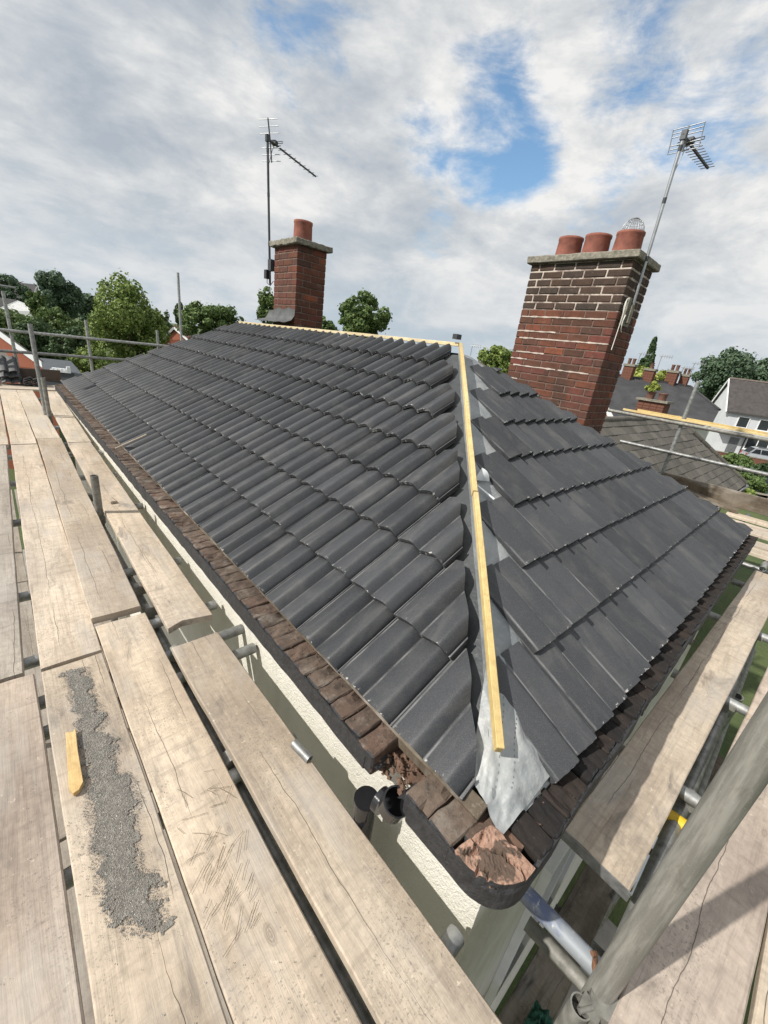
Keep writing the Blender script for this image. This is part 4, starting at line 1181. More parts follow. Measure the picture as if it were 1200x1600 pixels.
# hip end: thick pole, blue-stained tube and the tubes below
PX, PY = 0.144, -0.285
tube_part('standard', (PX, PY, GZ), (PX + 0.004, PY - 0.006, 2.4), M_POLE, 0.0315, 'thick weathered pole standing beside the pinkish board', 20)
mt, t, b = mat('blue_stained_tube')
o = t.node('ShaderNodeTexCoord').outputs['Object']
n1 = t.noise(t.scale(o, (10, 6, 10)), 1.0, 4, 0.6); n2 = t.noise(o, 55, 4, 0.7)
c = t.mix(t.step(n1, 0.45, 0.6), (0.25, 0.27, 0.29), (0.10, 0.125, 0.21))
c = t.mix(t.step(n2, 0.58, 0.68), c, (0.36, 0.37, 0.38))
t.put(b.inputs['Base Color'], c); b.inputs['Roughness'].default_value = 0.55; b.inputs['Metallic'].default_value = 0.15
tube_part('transom', (0.205, -0.02, BZ - BT - R_T - 0.004), (0.245, -1.2, BZ - BT - R_T - 0.004), mt, R_T, 'short tube with blue paint stains under the hip end boards', 18)
for x, xe in ((1.05, 0.03), (1.9, 0.02), (2.95, 0.05), (3.9, 0.02)):
    tube_part('transom', (x, xe - 0.07, BZ - BT - R_T - 0.004), (x + 0.05, -1.2, BZ - BT - R_T - 0.004), M_GALV)
tube_part('transom', (0.955, -0.18, BZ - 0.13), (1.01, -0.95, BZ - 0.13), M_YELLOW, label='yellow painted tube below the gap')
tube_part('ledger', (-0.4, -0.30, BZ - 0.14), (4.6, -0.335, BZ - 0.14), M_GALV)
tube_part('ledger', (-0.4, -0.98, BZ - 0.14), (4.6, -1.00, BZ - 0.14), M_GALV)
tube_part('ledger', (0.0, -0.42, -1.25), (4.6, -0.43, -1.25), M_GALVDULL)
tube_part('ledger', (0.0, -0.95, -1.3), (4.6, -0.95, -1.3), M_GALVDULL)
for (x, z) in ((0.42, -0.86), (1.6, -2.42), (2.6, -2.42), (3.6, -2.42)): tube_part('transom', (x, -0.06, z), (x + 0.05, -1.1, z - 0.01), M_GALVDULL)
tube_part('brace', (0.6, -0.50, -0.8), (2.9, -0.52, -3.6), M_GALV)
tube_part('brace', (2.2, -0.36, -0.5), (3.1, -0.38, -3.9), M_GALV)
for x in (1.95, 4.1): tube_part('standard', (x, -0.32, GZ), (x, -0.32, -0.45), M_GALV)
for (x, y) in ((1.9, -0.30), (2.95, -0.31), (1.08, -0.32), (0.24, -0.33), (2.4, 0.0)): coupler((x, y, BZ - 0.10), 'x')
coupler((PX - 0.02, PY - 0.02, BZ - 0.03), 'z')
mb = MB(); p0 = Vector(tuple(onz(908, 1572, BZ - 0.02)))
mb.tube([p0 + Vector((0, 0, -0.35)), p0], R_T * 0.95, 18, hollow=0.86); mb.build('standard', M_GALVDULL, scaf)
# rusty tie hanging at the foot of the pole
mb = MB(); q0 = Vector(tuple(onz(925, 1490, BZ + 0.0)))
pts = [q0 + Vector((0.012 * math.sin(i * 0.9), -0.006 * i, -0.012 * i + 0.01 * math.sin(i * 1.7))) for i in range(12)]
mb.tube(pts, 0.007, 7); mb.tube([q + Vector((0.012, 0.004, -0.006)) for q in pts[3:]], 0.006, 7); mb.build('rusty_tie', M_RUST, scaf)
# board clip on the innermost board
mb = MB(); ca = Vector(tuple(onz(459, 1161, BZ + 0.012))); cb_ = Vector(tuple(onz(484, 1187, BZ + 0.006)))
mb.tube([ca, cb_], 0.017, 14, hollow=0.8); cl = mb.build('board_clip', M_GALV); tag(cl, 'small rolled steel clip lying on the edge of the innermost board', 'clip')

# ------------------------------------------------------------------ downpipe with swan-neck
dp = empty('downpipe', (-0.02, 0.47, GZ), 'black plastic downpipe with an open swan-neck socket at the gap in the eaves', 'drain pipe')
PR = 0.038
def arc(p, d0, d1, rad, n=8):
    """points along a bend starting at p heading d0, ending heading d1"""
    d0 = Vector(d0).normalized(); d1 = Vector(d1).normalized(); ang = d0.angle(d1)
    nrm = (d1 - d0 * d1.dot(d0)).normalized(); c = Vector(p) + nrm * rad
    return [c - nrm * rad * math.cos(ang * i / n) + d0 * rad * math.sin(ang * i / n) for i in range(n + 1)]
base = Vector((-0.088, 0.0, 0.0)); q_ = onx(573, 1247, -0.088); base.y, base.z = q_[1], q_[2]
mb = MB(); mb.tube([base + Vector((0, 0, -4.8)), base], PR, 20); mb.build('pipe', M_BLACKPL, dp)
d_h = Vector((0.06, -0.95, 0.05)).normalized()
a1 = arc(base, (0, 0, 1), d_h, 0.058, 10)
a2s = a1[-1] + d_h * 0.012
d_o = Vector((-0.05, -0.30, 0.95)).normalized()
a2 = arc(a2s, d_h, d_o, 0.044, 10)
mb = MB(); mb.tube([base + Vector((0, 0, -0.055)), base + Vector((0, 0, -0.001))], PR + 0.005, 22); mb.build('socket', M_BLACKPL, dp)
mb = MB(); mb.tube([base] + a1 + a2, PR + 0.001, 22, caps=False); mb.build('elbow', M_BLACKPL, dp)
mb = MB(); mb.tube([a1[-1] - d_h * 0.006, a1[-1] + d_h * 0.016], PR + 0.003, 22); mb.build('collar', M_BLACKPL, dp)
e0 = a2[-1] - d_o * 0.008; e1 = e0 + d_o * 0.052
mb = MB(); rr2 = PR + 0.006
ring = []
mb.tube([e0, e1], rr2, 24, hollow=0.0, caps=False)
mb.tube([e1, e0 + d_o * 0.004], rr2 - 0.005, 24, caps=False)
def circ(c, d, rad, n=24):
    a = d.cross(Vector((0, 0, 1)) if abs(d.z) < 0.9 else Vector((1, 0, 0))).normalized(); b_ = d.cross(a)
    return [c + (a * math.cos(2 * math.pi * i / n) + b_ * math.sin(2 * math.pi * i / n)) * rad for i in range(n)]
o1, o2 = circ(e1, d_o, rr2), circ(e1, d_o, rr2 - 0.005)
mb.add(o1 + o2, [(i, (i + 1) % 24, 24 + (i + 1) % 24, 24 + i) for i in range(24)])
mb.add(circ(e0 + d_o * 0.002, d_o, rr2), [tuple(range(24))])
mb.build('open_socket', M_BLACKPL, dp)

# ------------------------------------------------------------------ loose bits on the platform and roof
outline_px = [(92, 1052), (140, 1042), (148, 1075), (158, 1100), (172, 1128), (160, 1140), (183, 1152), (185, 1200), (212, 1215), (222, 1245), (216, 1290), (224, 1350), (245, 1360), (266, 1440), (240, 1465), (172, 1455), (150, 1400), (138, 1330), (132, 1250), (128, 1190), (110, 1150), (118, 1120), (104, 1085)]
poly = [Vector(tuple(onz(x, y, BZ)))for x, y in outline_px]
cx = [p.x for p in poly]; cy = [p.y for p in poly]
def inside(x, y):
    c = False; j = len(poly) - 1
    for i in range(len(poly)):
        if (cy[i] > y) != (cy[j] > y) and x < (cx[j] - cx[i]) * (y - cy[i]) / (cy[j] - cy[i]) + cx[i]: c = not c
        j = i
    return c
def edge_d(x, y):
    best = 9
    for i in range(len(poly)):
        a, b_ = poly[i - 1], poly[i]; ab = b_ - a; t_ = max(0, min(1, ((x - a.x) * ab.x + (y - a.y) * ab.y) / max(1e-9, ab.x ** 2 + ab.y ** 2)))
        best = min(best, math.hypot(x - a.x - ab.x * t_, y - a.y - ab.y * t_))
    return best
M_GRIT = simple('mortar_grit', (0.235, 0.218, 0.192), 0.95, var=0.35, scale=60, bump=1.0, bscale=220)
M_GRAIN = brick_mat('grit_grains', [(0, (0.16, 0.15, 0.14)), (1, (0.2, 0.19, 0.175))], 0.2)
mtg, tg, bg_ = mat('grit_grain')
gi = tg.node('ShaderNodeNewGeometry').outputs['Random Per Island']
tg.put(bg_.inputs['Base Color'], tg.ramp(gi, [(0, (0.13, 0.12, 0.105)), (0.5, (0.235, 0.218, 0.195)), (0.9, (0.31, 0.29, 0.26)), (0.975, (0.45, 0.43, 0.40)), (1, (0.60, 0.58, 0.54))]))
bg_.inputs['Roughness'].default_value = 0.9
mb = MB(); step_ = 0.005
xs = np.arange(min(cx) - 0.01, max(cx) + 0.01, step_); ys = np.arange(min(cy) - 0.01, max(cy) + 0.01, step_)
idx = {}; vs = []; fs = []
def gz(x, y):
    e = edge_d(x, y); e = e if inside(x, y) else -e
    e += 0.014 * mnoise.noise(Vector((x * 28, y * 28, 0))) + 0.006 * mnoise.noise(Vector((x * 130, y * 130, 0)))
    return e
E_ = {(i, j): gz(x, y) for i, x in enumerate(xs) for j, y in enumerate(ys)}
for i in range(len(xs) - 1):
    for j in range(len(ys) - 1):
        if min(E_[(i, j)], E_[(i + 1, j)], E_[(i + 1, j + 1)], E_[(i, j + 1)]) > 0.012 + 0.034 * mnoise.noise(Vector((xs[i] * 22, ys[j] * 22, 6))) + 0.012 * mnoise.noise(Vector((xs[i] * 90, ys[j] * 90, 6))):
            f = []
            for (a, b_) in ((i, j), (i + 1, j), (i + 1, j + 1), (i, j + 1)):
                if (a, b_) not in idx:
                    idx[(a, b_)] = len(vs); e = E_[(a, b_)]
                    h = 0.0032 + min(0.0012, e * 0.03) + 0.0010 * mnoise.noise(Vector((xs[a] * 160, ys[b_] * 160, 2)))
                    vs.append((xs[a], ys[b_], BZ + h))
                f.append(idx[(a, b_)])
            fs.append(tuple(f))
mb.add(vs, fs, 0, False)
gp = mb.build('mortar_grit', [M_GRIT, mtg]); gp['kind'] = 'stuff'
rr = random.Random(21); spots = []
while len(spots) < 12000:
    x, y = rr.uniform(min(cx) - 0.05, max(cx) + 0.05), rr.uniform(min(cy) - 0.1, max(cy) + 0.05)
    e = gz(x, y)
    if e > 0 or rr.random() < math.exp(e / 0.014) * 0.5:
        if not (-0.852 < x < -0.622): continue
        spots.append((x, y, BZ + (0.0048 if e > 0.01 else 0.003), rr.uniform(0.0008, 0.0021) * (0.6 if e < 0 else 1.0) * (2.0 if rr.random() < 0.012 else 1)))
for _ in range(700):                                   # scatter on the neighbouring boards
    y = rr.uniform(-0.3, 1.6); bx_ = rr.choice((-0.98, -0.74, -0.74, -0.5))
    x = bx_ + rr.uniform(-0.1, 0.1)
    if mnoise.noise(Vector((x * 8, y * 5, 3))) < 0.0: continue
    spots.append((x, y, BZ + 0.004, rr.uniform(0.0009, 0.0024)))
mbx = crumbs('loose_grit', spots, mtg, None, 8)
# pine needles
mb = MB(); rr = random.Random(6)
for i in range(66):
    if i < 42: cx_, cy_, an = rr.gauss(-0.515, 0.045), rr.gauss(0.53, 0.075), math.radians(rr.gauss(38, 9))
    elif i < 58: cx_, cy_, an = rr.gauss(-0.50, 0.05), rr.gauss(0.78, 0.06), math.radians(rr.gauss(-30, 25))
    else: cx_, cy_, an = rr.uniform(-1.06, -0.9), rr.uniform(1.9, 4.6), rr.uniform(0, 3)
    if i < 58: cx_ = min(-0.42, max(-0.585, cx_))
    l = rr.uniform(0.03, 0.075); d = Vector((math.cos(an), math.sin(an), 0)); p = Vector((cx_, cy_, BZ + 0.005))
    mb.tube([p - d * l / 2, p + Vector((0, 0, 0.001)) + d.cross(Vector((0, 0, 1))) * rr.uniform(-0.003, 0.003), p + d * l / 2], 0.00055, 4, caps=False)
nd = mb.build('pine_needles', simple('dry_needles', (0.10, 0.07, 0.04), 0.8, var=0.2)); nd['kind'] = 'stuff'
# split softwood sliver
def prism(name, pts, h, mt, parent=None, mw=None, bev=0.001):
    mb = MB(); k = len(pts)
    mb.add([(p[0], p[1], 0) for p in pts] + [(p[0], p[1], h) for p in pts], [tuple(range(k))[::-1], tuple(range(k, 2 * k))] + [(i, (i + 1) % k, k + (i + 1) % k, k + i) for i in range(k)])
    return link(name, bevel_mesh(mb.mesh(name, mt), bev), parent, mw)
s0 = Vector(tuple(onz(111, 1147, BZ))); s1 = Vector(tuple(onz(123, 1243, BZ))); d = (s1 - s0).normalized(); L = (s1 - s0).length
M_s = frame(d.cross(Vector((0, 0, 1))) * 1, d, Vector((0, 0, 1)), s0 + Vector((0, 0, 0.004)))
o_ = prism('wood_sliver', [(-0.016, 0), (-0.006, 0.012), (0.014, 0.002), (0.018, L * 0.5), (0.021, L * 0.9), (0.012, L), (-0.004, L * 0.985), (-0.017, L * 0.9), (-0.014, L * 0.4)], 0.017, M_ORANGE, None, M_s)
tag(o_, 'split orange and yellow softwood sliver lying by the grit', 'wood offcut')
p = Vector(tuple(onz(172, 783, BZ))); o_ = prism('wood_block', [(-0.020, -0.09), (0.020, -0.09), (0.019, 0.09), (-0.021, 0.088)], 0.022, M_BOARD, None, Matrix.Translation((-0.232, 3.70, BZ + 0.002)) @ Matrix.Rotation(0.12, 4, 'Z'))
tag(o_, 'small wooden block lying on the inner board near the stub pole', 'wood offcut')
o_ = timber('wood_lath', (-0.075, 4.13, 0.005), (0.165, 4.02, 0.150), 0.018, 0.012, M_BOARD_PALE, None); tag(o_, 'thin wooden lath lying across the eaves tiles', 'wood offcut')
# white membrane curl and strip by the hip batten
def roofR_pt(px, py, off_):
    d = ray(px, py); s = (TP * CAM[1] + off_ - CAM[2]) / (d[2] - TP * d[1]); return Vector(tuple(CAM + d * s))
ca_, cb2, cc_ = roofR_pt(741, 750, -0.045), roofR_pt(751, 733, -0.03), roofR_pt(765, 752, -0.045)
def curl(u, v):
    p = ca_.lerp(cb2, v).lerp(ca_.lerp(cc_, v), u)
    return p + NR * (0.018 * v * math.sin(math.pi * u) + 0.012 * v * v * (1 - u))
o_ = sheet('membrane_offcut', curl, 14, 10, M_PALEMEMB, None); tag(o_, 'white curled membrane offcut tucked under the hip end tiles', 'membrane offcut')
sa, sb = roofR_pt(738, 752, -0.045), roofR_pt(772, 780, -0.045)
mb = MB(); dd = (sb - sa).normalized(); sd_ = dd.cross(NR).normalized() * 0.009
mb.add([sa - sd_ * 0.3, sa + sd_ * 0.3, sb + sd_, sb - sd_] + [q + NR * 0.002 for q in (sa - sd_ * 0.3, sa + sd_ * 0.3, sb + sd_, sb - sd_)], [(3, 2, 1, 0), (4, 5, 6, 7), (0, 1, 5, 4), (1, 2, 6, 5), (2, 3, 7, 6), (3, 0, 4, 7)])
o_ = mb.build('membrane_strip', M_WHITEPL); tag(o_, 'narrow white membrane strip pointing from the hip batten', 'membrane offcut')

# tiles stacked at the far end of the platform
def loose_tile(mw, label, group='roof tiles stacked at the far end'):
    o_ = link('roof_tile', TILES[0], None, mw); o_.name = 'stacked_tile'; _wm[o_.name] = mw
    return tag(o_, label, 'roof tile', group)
lb = ('bottom', 'second from bottom', 'third from bottom', 'top')
for i in range(4):
    loose_tile(Matrix.Translation((-0.42 + 0.012 * (i % 2), 10.22, BZ + 0.045 + 0.038 * i)) @ Matrix.Rotation(0.05 * (i % 3) - 0.05, 4, 'Z'), f'dark tile, {lb[i]} of the low stack behind the tall pole')
for i in range(3):
    loose_tile(Matrix.Translation((-0.72 - 0.01 * i, 10.30, BZ + 0.06 + 0.10 * i)) @ Matrix.Rotation(0.55 + 0.08 * i, 4, 'X'), ('lowest tile leaning in the outer pile by the rail', 'middle tile leaning in the outer pile by the rail', 'topmost tile leaning in the outer pile by the rail')[i])
for i in range(3):
    loose_tile(Matrix.Translation((-1.12 - 0.01 * i, 10.24, BZ + 0.05 + 0.045 * i)), ('lowest tile of the flat pile at the far corner', 'middle tile of the flat pile at the far corner', 'top tile of the flat pile at the far corner')[i])

# fresh battens laid on the rear rail
for i, (dz, dx, y0_) in enumerate(((0.055, 0.03, 2.25), (0.080, 0.075, 2.05))):
    o_ = timber('roofing_batten', (RX + dx, y0_, 0.694 + dz), (RX + dx + 0.03, -2.2, 0.66 + dz), 0.036, 0.030, M_BATTEN, None)
    tag(o_, ('fresh batten resting on the rear rail, the lower greyer one', 'fresh yellow batten resting on the rear rail, the outer one')[i], 'timber', 'battens on the rear rail')
# clutter on the lower lift
o_ = sheet('green_netting', lambda u, v: Vector((0.62 + 0.34 * u, -0.20 - 0.24 * v, -2.22 + 0.10 * mnoise.noise(Vector((u * 5, v * 5, 1))) + 0.06 * mnoise.noise(Vector((u * 13, v * 13, 1))))), 24, 24, M_GREENNET, None)
tag(o_, 'crumpled green debris netting on the lower lift', 'netting')
mb = MB(); mb.box((0, 0, 0), (0.9, 0.55, 0.02)); o_ = mb.build('plastic_sheet', simple('bluish_white_panel', (0.62, 0.66, 0.70), 0.4, var=0.06), None, Matrix.Translation((3.55, -1.05, -4.0)) @ Matrix.Rotation(0.2, 4, 'Z'))
tag(o_, 'bluish white panel lying far below the hip end boards', 'panel')
mb = MB(); mb.box((0.6, -3.0, GZ), (3.9, -0.2, GZ + 0.01)); tag(mb.build('patio', M_SLAB), kind='structure')
mb = MB(); mb.box((-9.0, -4.0, GZ), (-0.0, 13.5, GZ + 0.008)); tag(mb.build('path', M_SLAB), kind='structure')

# ------------------------------------------------------------------ trees
def crown_mesh(rx, ry, rz, n, leaf, mt, seed, lobes=26, low=0.35, spire=False):
    rr = np.random.default_rng(seed); lobes = int(lobes * 1.9)
    L = []
    for i in range(lobes):
        while True:
            p = rr.uniform(-1, 1, 3)
            if np.dot(p, p) < 1: break
        if spire: p[:2] *= (1.05 - 0.5 * (p[2] + 1)) * 0.9
        p = p * np.array([0.82, 0.82, 0.84]); rad = rr.uniform(0.09, 0.27) * (1.0 if not spire else 0.7)
        L.append((p, rad))
    pr = np.array([l[1] ** 2 for l in L]); pr /= pr.sum()
    ch = rr.choice(len(L), n, p=pr)
    d = rr.normal(size=(n, 3)); d /= np.linalg.norm(d, axis=1)[:, None]
    P = np.array([L[c][0] for c in ch]); R_ = np.array([L[c][1] for c in ch])
    rad = R_ * (0.80 + 0.25 * rr.random(n))
    loose = rr.random(n) < 0.16
    rad = np.where(loose, rad * rr.uniform(0.9, 1.55, n), rad)
    c = (P + d * rad[:, None]) * np.array([rx, ry, rz])
    nr = d + rr.normal(size=(n, 3)) * 0.55; nr /= np.linalg.norm(nr, axis=1)[:, None]
    t1 = np.cross(nr, rr.normal(size=(n, 3))); t1 /= np.linalg.norm(t1, axis=1)[:, None]
    t2 = np.cross(nr, t1)
    sz = leaf * rr.uniform(0.6, 1.35, n)[:, None]
    asp = rr.uniform(0.5, 0.9, n)[:, None]
    v = np.stack([c - t1 * sz, c + t2 * sz * asp + nr * sz * 0.2, c + t1 * sz, c - t2 * sz * asp + nr * sz * 0.2], 1).reshape(-1, 3)
    me = bpy.data.meshes.new('crown')
    me.vertices.add(4 * n); me.vertices.foreach_set('co', v.ravel())
    me.loops.add(4 * n); me.loops.foreach_set('vertex_index', np.arange(4 * n))
    me.polygons.add(n); me.polygons.foreach_set('loop_start', np.arange(n) * 4)
    me.materials.append(mt); me.update(calc_edges=True); me.validate()
    return me
def tree(px, ptop, pbot, hw, depth, mt, label, ground=GZ, n=None, cat='tree', name='broadleaf_tree', spire=False, seed=None, lobes=30, trunk=True, group=None, sq=1.0):
    c = at(px, (ptop + pbot) / 2, depth)
    rx = hw / FOC * depth; hz_ = (pbot - ptop) / 2 / FOC * depth
    seed = seed if seed is not None else int(px * 7 + ptop)
    leaf = depth / 405 * 1.35
    area = (hw * 2 * 0.64) * ((pbot - ptop) * 0.64)
    n = int((n or min(14000, max(1500, area * 1.5))) * 1.7)
    root = empty(name, (c[0], c[1], ground), label, cat, group)
    T = Matrix.Translation(Vector(tuple(c)))
    link('crown', crown_mesh(rx / 1.02, rx / 1.02 * sq, hz_ / 1.02, n, leaf, mt, seed, lobes, spire=spire), root, T)
    if trunk:
        mb = MB(); rr = random.Random(seed); h = c[2] - ground
        r0 = max(0.12, 0.07 * rx + 0.05)
        mb.tube([(c[0], c[1], ground - 0.2), (c[0] + 0.05 * rx, c[1], ground + h * 0.5), (c[0], c[1] + 0.05 * rx, c[2] + hz_ * 0.35)], [r0 * 1.3, r0, r0 * 0.35], 8)
        for q in range(5):
            a = rr.uniform(0, 6.28); f = rr.uniform(0.55, 0.95)
            p = Vector((c[0], c[1], ground + h * f)); e = p + Vector((math.cos(a) * rx * 0.6, math.sin(a) * rx * 0.6, hz_ * rr.uniform(0.2, 0.7)))
            mb.tube([p, p.lerp(e, 0.5) + Vector((0, 0, 0.1 * rx)), e], [r0 * 0.55, r0 * 0.35, r0 * 0.12], 6)
        mb.build('trunk', M_BARK, root)
    return root
# wooded hillside to the far left
mb = MB(); vs = []; fs = []; NU, NV = 40, 30
for i in range(NU + 1):
    for j in range(NV + 1):
        x = -140 + 175 * i / NU; y = 38 + 230 * j / NV
        h = 17.0 * math.exp(-(((x + 55) / 70) ** 2)) * min(1, max(0, (y - 38) / 95)) ** 1.3 * (0.5 + 0.5 * math.cos(max(0, (y - 150) / 118) * math.pi) if y > 150 else 1)
        edge = min(1, (i / 4), ((NU - i) / 8), (j / 3), ((NV - j) / 4))
        vs.append((x, y, GZ - 0.3 + h * max(0, edge) + 0.5 * mnoise.noise(Vector((x * 0.05, y * 0.05, 0)))))
k = NV + 1
for i in range(NU):
    for j in range(NV): fs.append((i * k + j, (i + 1) * k + j, (i + 1) * k + j + 1, i * k + j + 1))
mb.add(vs, fs, 0, True); tag(mb.build('hillside', g_mat), kind='structure')

tree(200, 431, 590, 60, 26, M_LEAF_BRIGHT, 'large bright green tree beyond the far guard rail, tallest of the left group', n=12000, lobes=44)
tree(333, 470, 545, 54, 30, M_LEAF_MID, 'rounded olive green tree rising behind the sloping verge of the roof', n=7000, lobes=36)
tree(418, 452, 510, 20, 28, M_LEAF_MID, 'small tree peeping out behind the single-pot chimney')
tree(568, 459, 535, 46, 32, M_LEAF_MID, 'compact round tree standing alone behind the ridge', n=7000, lobes=34)
tree(776, 538, 600, 33, 35, M_LEAF_BRIGHT, 'fresh green tree left of the three-pot chimney', n=4500)
tree(1012, 527, 600, 19, 55, M_LEAF_DARK, 'tall dark pointed tree above the row of chimneys', spire=True, n=3500, name='conifer_tree', lobes=40)
tree(998, 571, 610, 20, 40, M_LEAF_YELLOW, 'yellow green bush top between the row house chimneys')
tree(1032, 577, 612, 17, 41, M_LEAF_YELLOW, 'smaller yellow green bush top right of the tall dark tree')
tree(1132, 549, 640, 48, 66, M_LEAF_FAR, 'wide tree with ragged crown behind the white house gable', n=6000, lobes=40)
tree(1200, 553, 640, 42, 68, M_LEAF_FAR, 'tree behind the white house chimney at the photo edge', n=5000)
tree(92, 423, 505, 36, 75, M_LEAF_FAR, 'big dark domed tree on top of the wooded hill', ground=6)
tree(18, 429, 500, 33, 80, M_LEAF_FAR, 'dark tree at the left end of the hilltop', ground=5)
tree(58, 449, 500, 15, 60, M_LEAF_MID, 'small light tree on the hill behind the tallest pole', ground=1)
tree(142, 457, 530, 24, 85, M_LEAF_FAR, 'bluish tree on the hill right of the domed one', ground=3)
tree(25, 485, 575, 46, 55, M_LEAF_MID, 'broad tree on the slope above the brick gable', ground=-3)
tree(95, 478, 560, 42, 50, M_LEAF_MID, 'broad tree in the middle of the wooded slope', ground=-4)
tree(60, 500, 585, 40, 44, M_LEAF_DARK, 'dark tree low on the slope behind the brick gable')
tree(118, 505, 592, 38, 40, M_LEAF_DARK, 'dark tree low on the slope beside the large bright tree')
tree(148, 538, 600, 32, 20, M_LEAF_BRIGHT, 'bright bush in front of the large bright tree', name='garden_bush', cat='bush')
tree(252, 478, 570, 30, 45, M_LEAF_DARK, 'dark tree right behind the large bright tree')
tree(283, 473, 515, 10, 70, M_LEAF_DARK, 'little dark round tree beside the tallest far pole')
tree(505, 496, 535, 22, 36, M_LEAF_MID, 'low tree just right of the single-pot chimney')
tree(-20, 470, 580, 40, 50, M_LEAF_MID, 'tree on the slope beyond the left photo edge', ground=-3)
# hedges and bushes by the street on the right
for (px, pt_, pb, hw, dp_, mt, lb_) in ((1150, 706, 738, 26, 36, M_LEAF_MID, 'low bush in front of the silver car wheel'), (1196, 715, 770, 24, 30, M_LEAF_DARK, 'dark bush at the photo edge below the silver car'),
                                      (1163, 735, 772, 34, 27, M_LEAF_MID, 'clipped hedge seen under the lower rear rail'), (1158, 757, 790, 20, 20, M_LEAF_BRIGHT, 'small bright shrub behind the rear toe board'), (1130, 728, 750, 14, 34, M_LEAF_YELLOW, 'yellowish shrub beside the slate roof corner')):
    tree(px, pt_, pb, hw, dp_, mt, lb_, name='garden_bush', cat='bush', trunk=False, n=2500)

# ------------------------------------------------------------------ neighbouring hip roof with its own tiles
M_NTILE = brick_mat('worn_plain_tile', [(0, (0.085, 0.080, 0.070)), (0.3, (0.125, 0.115, 0.10)), (0.6, (0.105, 0.098, 0.085)), (0.8, (0.155, 0.143, 0.125)), (1, (0.075, 0.070, 0.062))], 0.35, (0.045, 0.04, 0.036), 0.6)
M_REDWALL = brick_mat('red_brick_wall', [(0, (0.145, 0.065, 0.045)), (1, (0.16, 0.072, 0.05))], 0.5, (0.08, 0.042, 0.032), 0.4)
M_FARPOT = simple('sooty_clay_pot', (0.15, 0.075, 0.055), 0.85, var=0.3, scale=5)
nb = empty('house', (11, 4, GZ), 'neighbouring house with a weathered brown tiled hip roof beyond the rear rails', 'house')
NYE, NZE, NYR, NZR, NX1 = 1.20, -1.60, 3.45, 0.31, 18.3
nsl = math.hypot(NYR - NYE, NZR - NZE); nv = Vector((0, (NYR - NYE) / nsl, (NZR - NZE) / nsl)); nn = Vector((0, -nv.z, nv.y))
nme = bpy.data.meshes.new('tile')
bm = bmesh.new(); bmesh.ops.create_cube(bm, size=1.0); bmesh.ops.scale(bm, vec=(0.392, 0.30, 0.028), verts=bm.verts); bmesh.ops.bevel(bm, geom=bm.edges[:], offset=0.006, segments=1, affect='EDGES'); bm.to_mesh(nme); bm.free(); nme.materials.append(M_NTILE)
rr = random.Random(3); nc = 13; gN = nsl / nc
for c_ in range(nc):
    s_ = gN * c_; yb = NYE + nv.y * s_; off_ = 0.2 * (c_ % 2)
    xr = NX1 - (yb - NYE) - 0.35
    x = 8.2 + off_
    while x < xr:
        o_ = Vector((x + rr.uniform(-0.006, 0.006), NYE, NZE)) + nv * (s_ + gN * 0.5 + 0.02) + nn * (0.012 + rr.uniform(0, 0.010))
        link('tile', nme, nb, frame(Vector((1, 0, 0)), (nv + nn * -0.10).normalized(), nn, o_) @ Matrix.Rotation(rr.uniform(-0.02, 0.02), 4, 'Z'))
        x += 0.40
YB = 2 * NYR - NYE
mb = MB()
mb.add([(6.8, NYE, NZE - 0.02), (NX1, NYE, NZE - 0.02), (NX1 - (NYR - NYE), NYR, NZR - 0.02), (6.8, NYR, NZR - 0.02)], [(0, 1, 2, 3)])
mb.add([(NX1, NYE, NZE - 0.02), (NX1, YB, NZE - 0.02), (NX1 - (NYR - NYE), NYR, NZR - 0.02)], [(0, 1, 2)])
mb.add([(NX1, YB, NZE - 0.02), (6.8, YB, NZE - 0.02), (6.8, NYR, NZR - 0.02), (NX1 - (NYR - NYE), NYR, NZR - 0.02)], [(0, 1, 2, 3)])
mb.build('roof', M_NTILE, nb)
mb = MB(); mb.box((7.0, NYE + 0.3, GZ), (NX1 - 0.3, YB - 0.3, NZE - 0.05)); mb.build('wall', M_REDWALL, nb)
for i in range(18):
    x = 8.0 + i * 0.46
    if x > NX1 - 2.3: break
    mb = MB(); mb.tube([(x, NYR, NZR - 0.02), (x + 0.44, NYR, NZR - 0.015)], 0.09, 8); mb.build('ridge_tile', M_NTILE, nb)
e0 = Vector((NX1 - (NYR - NYE), NYR, NZR)); e1 = Vector((NX1, NYE, NZE))
for i in range(9):
    mb = MB(); mb.tube([e0.lerp(e1, i / 9), e0.lerp(e1, (i + 0.95) / 9) + Vector((0, 0, 0.01))], 0.09, 8); mb.build('hip_tile', M_NTILE, nb)
mb = MB(); mb.beam((6.8, NYE - 0.05, NZE - 0.06), (NX1 + 0.05, NYE - 0.05, NZE - 0.06), 0.10, 0.09); mb.build('gutter', M_BLACKPL, nb)
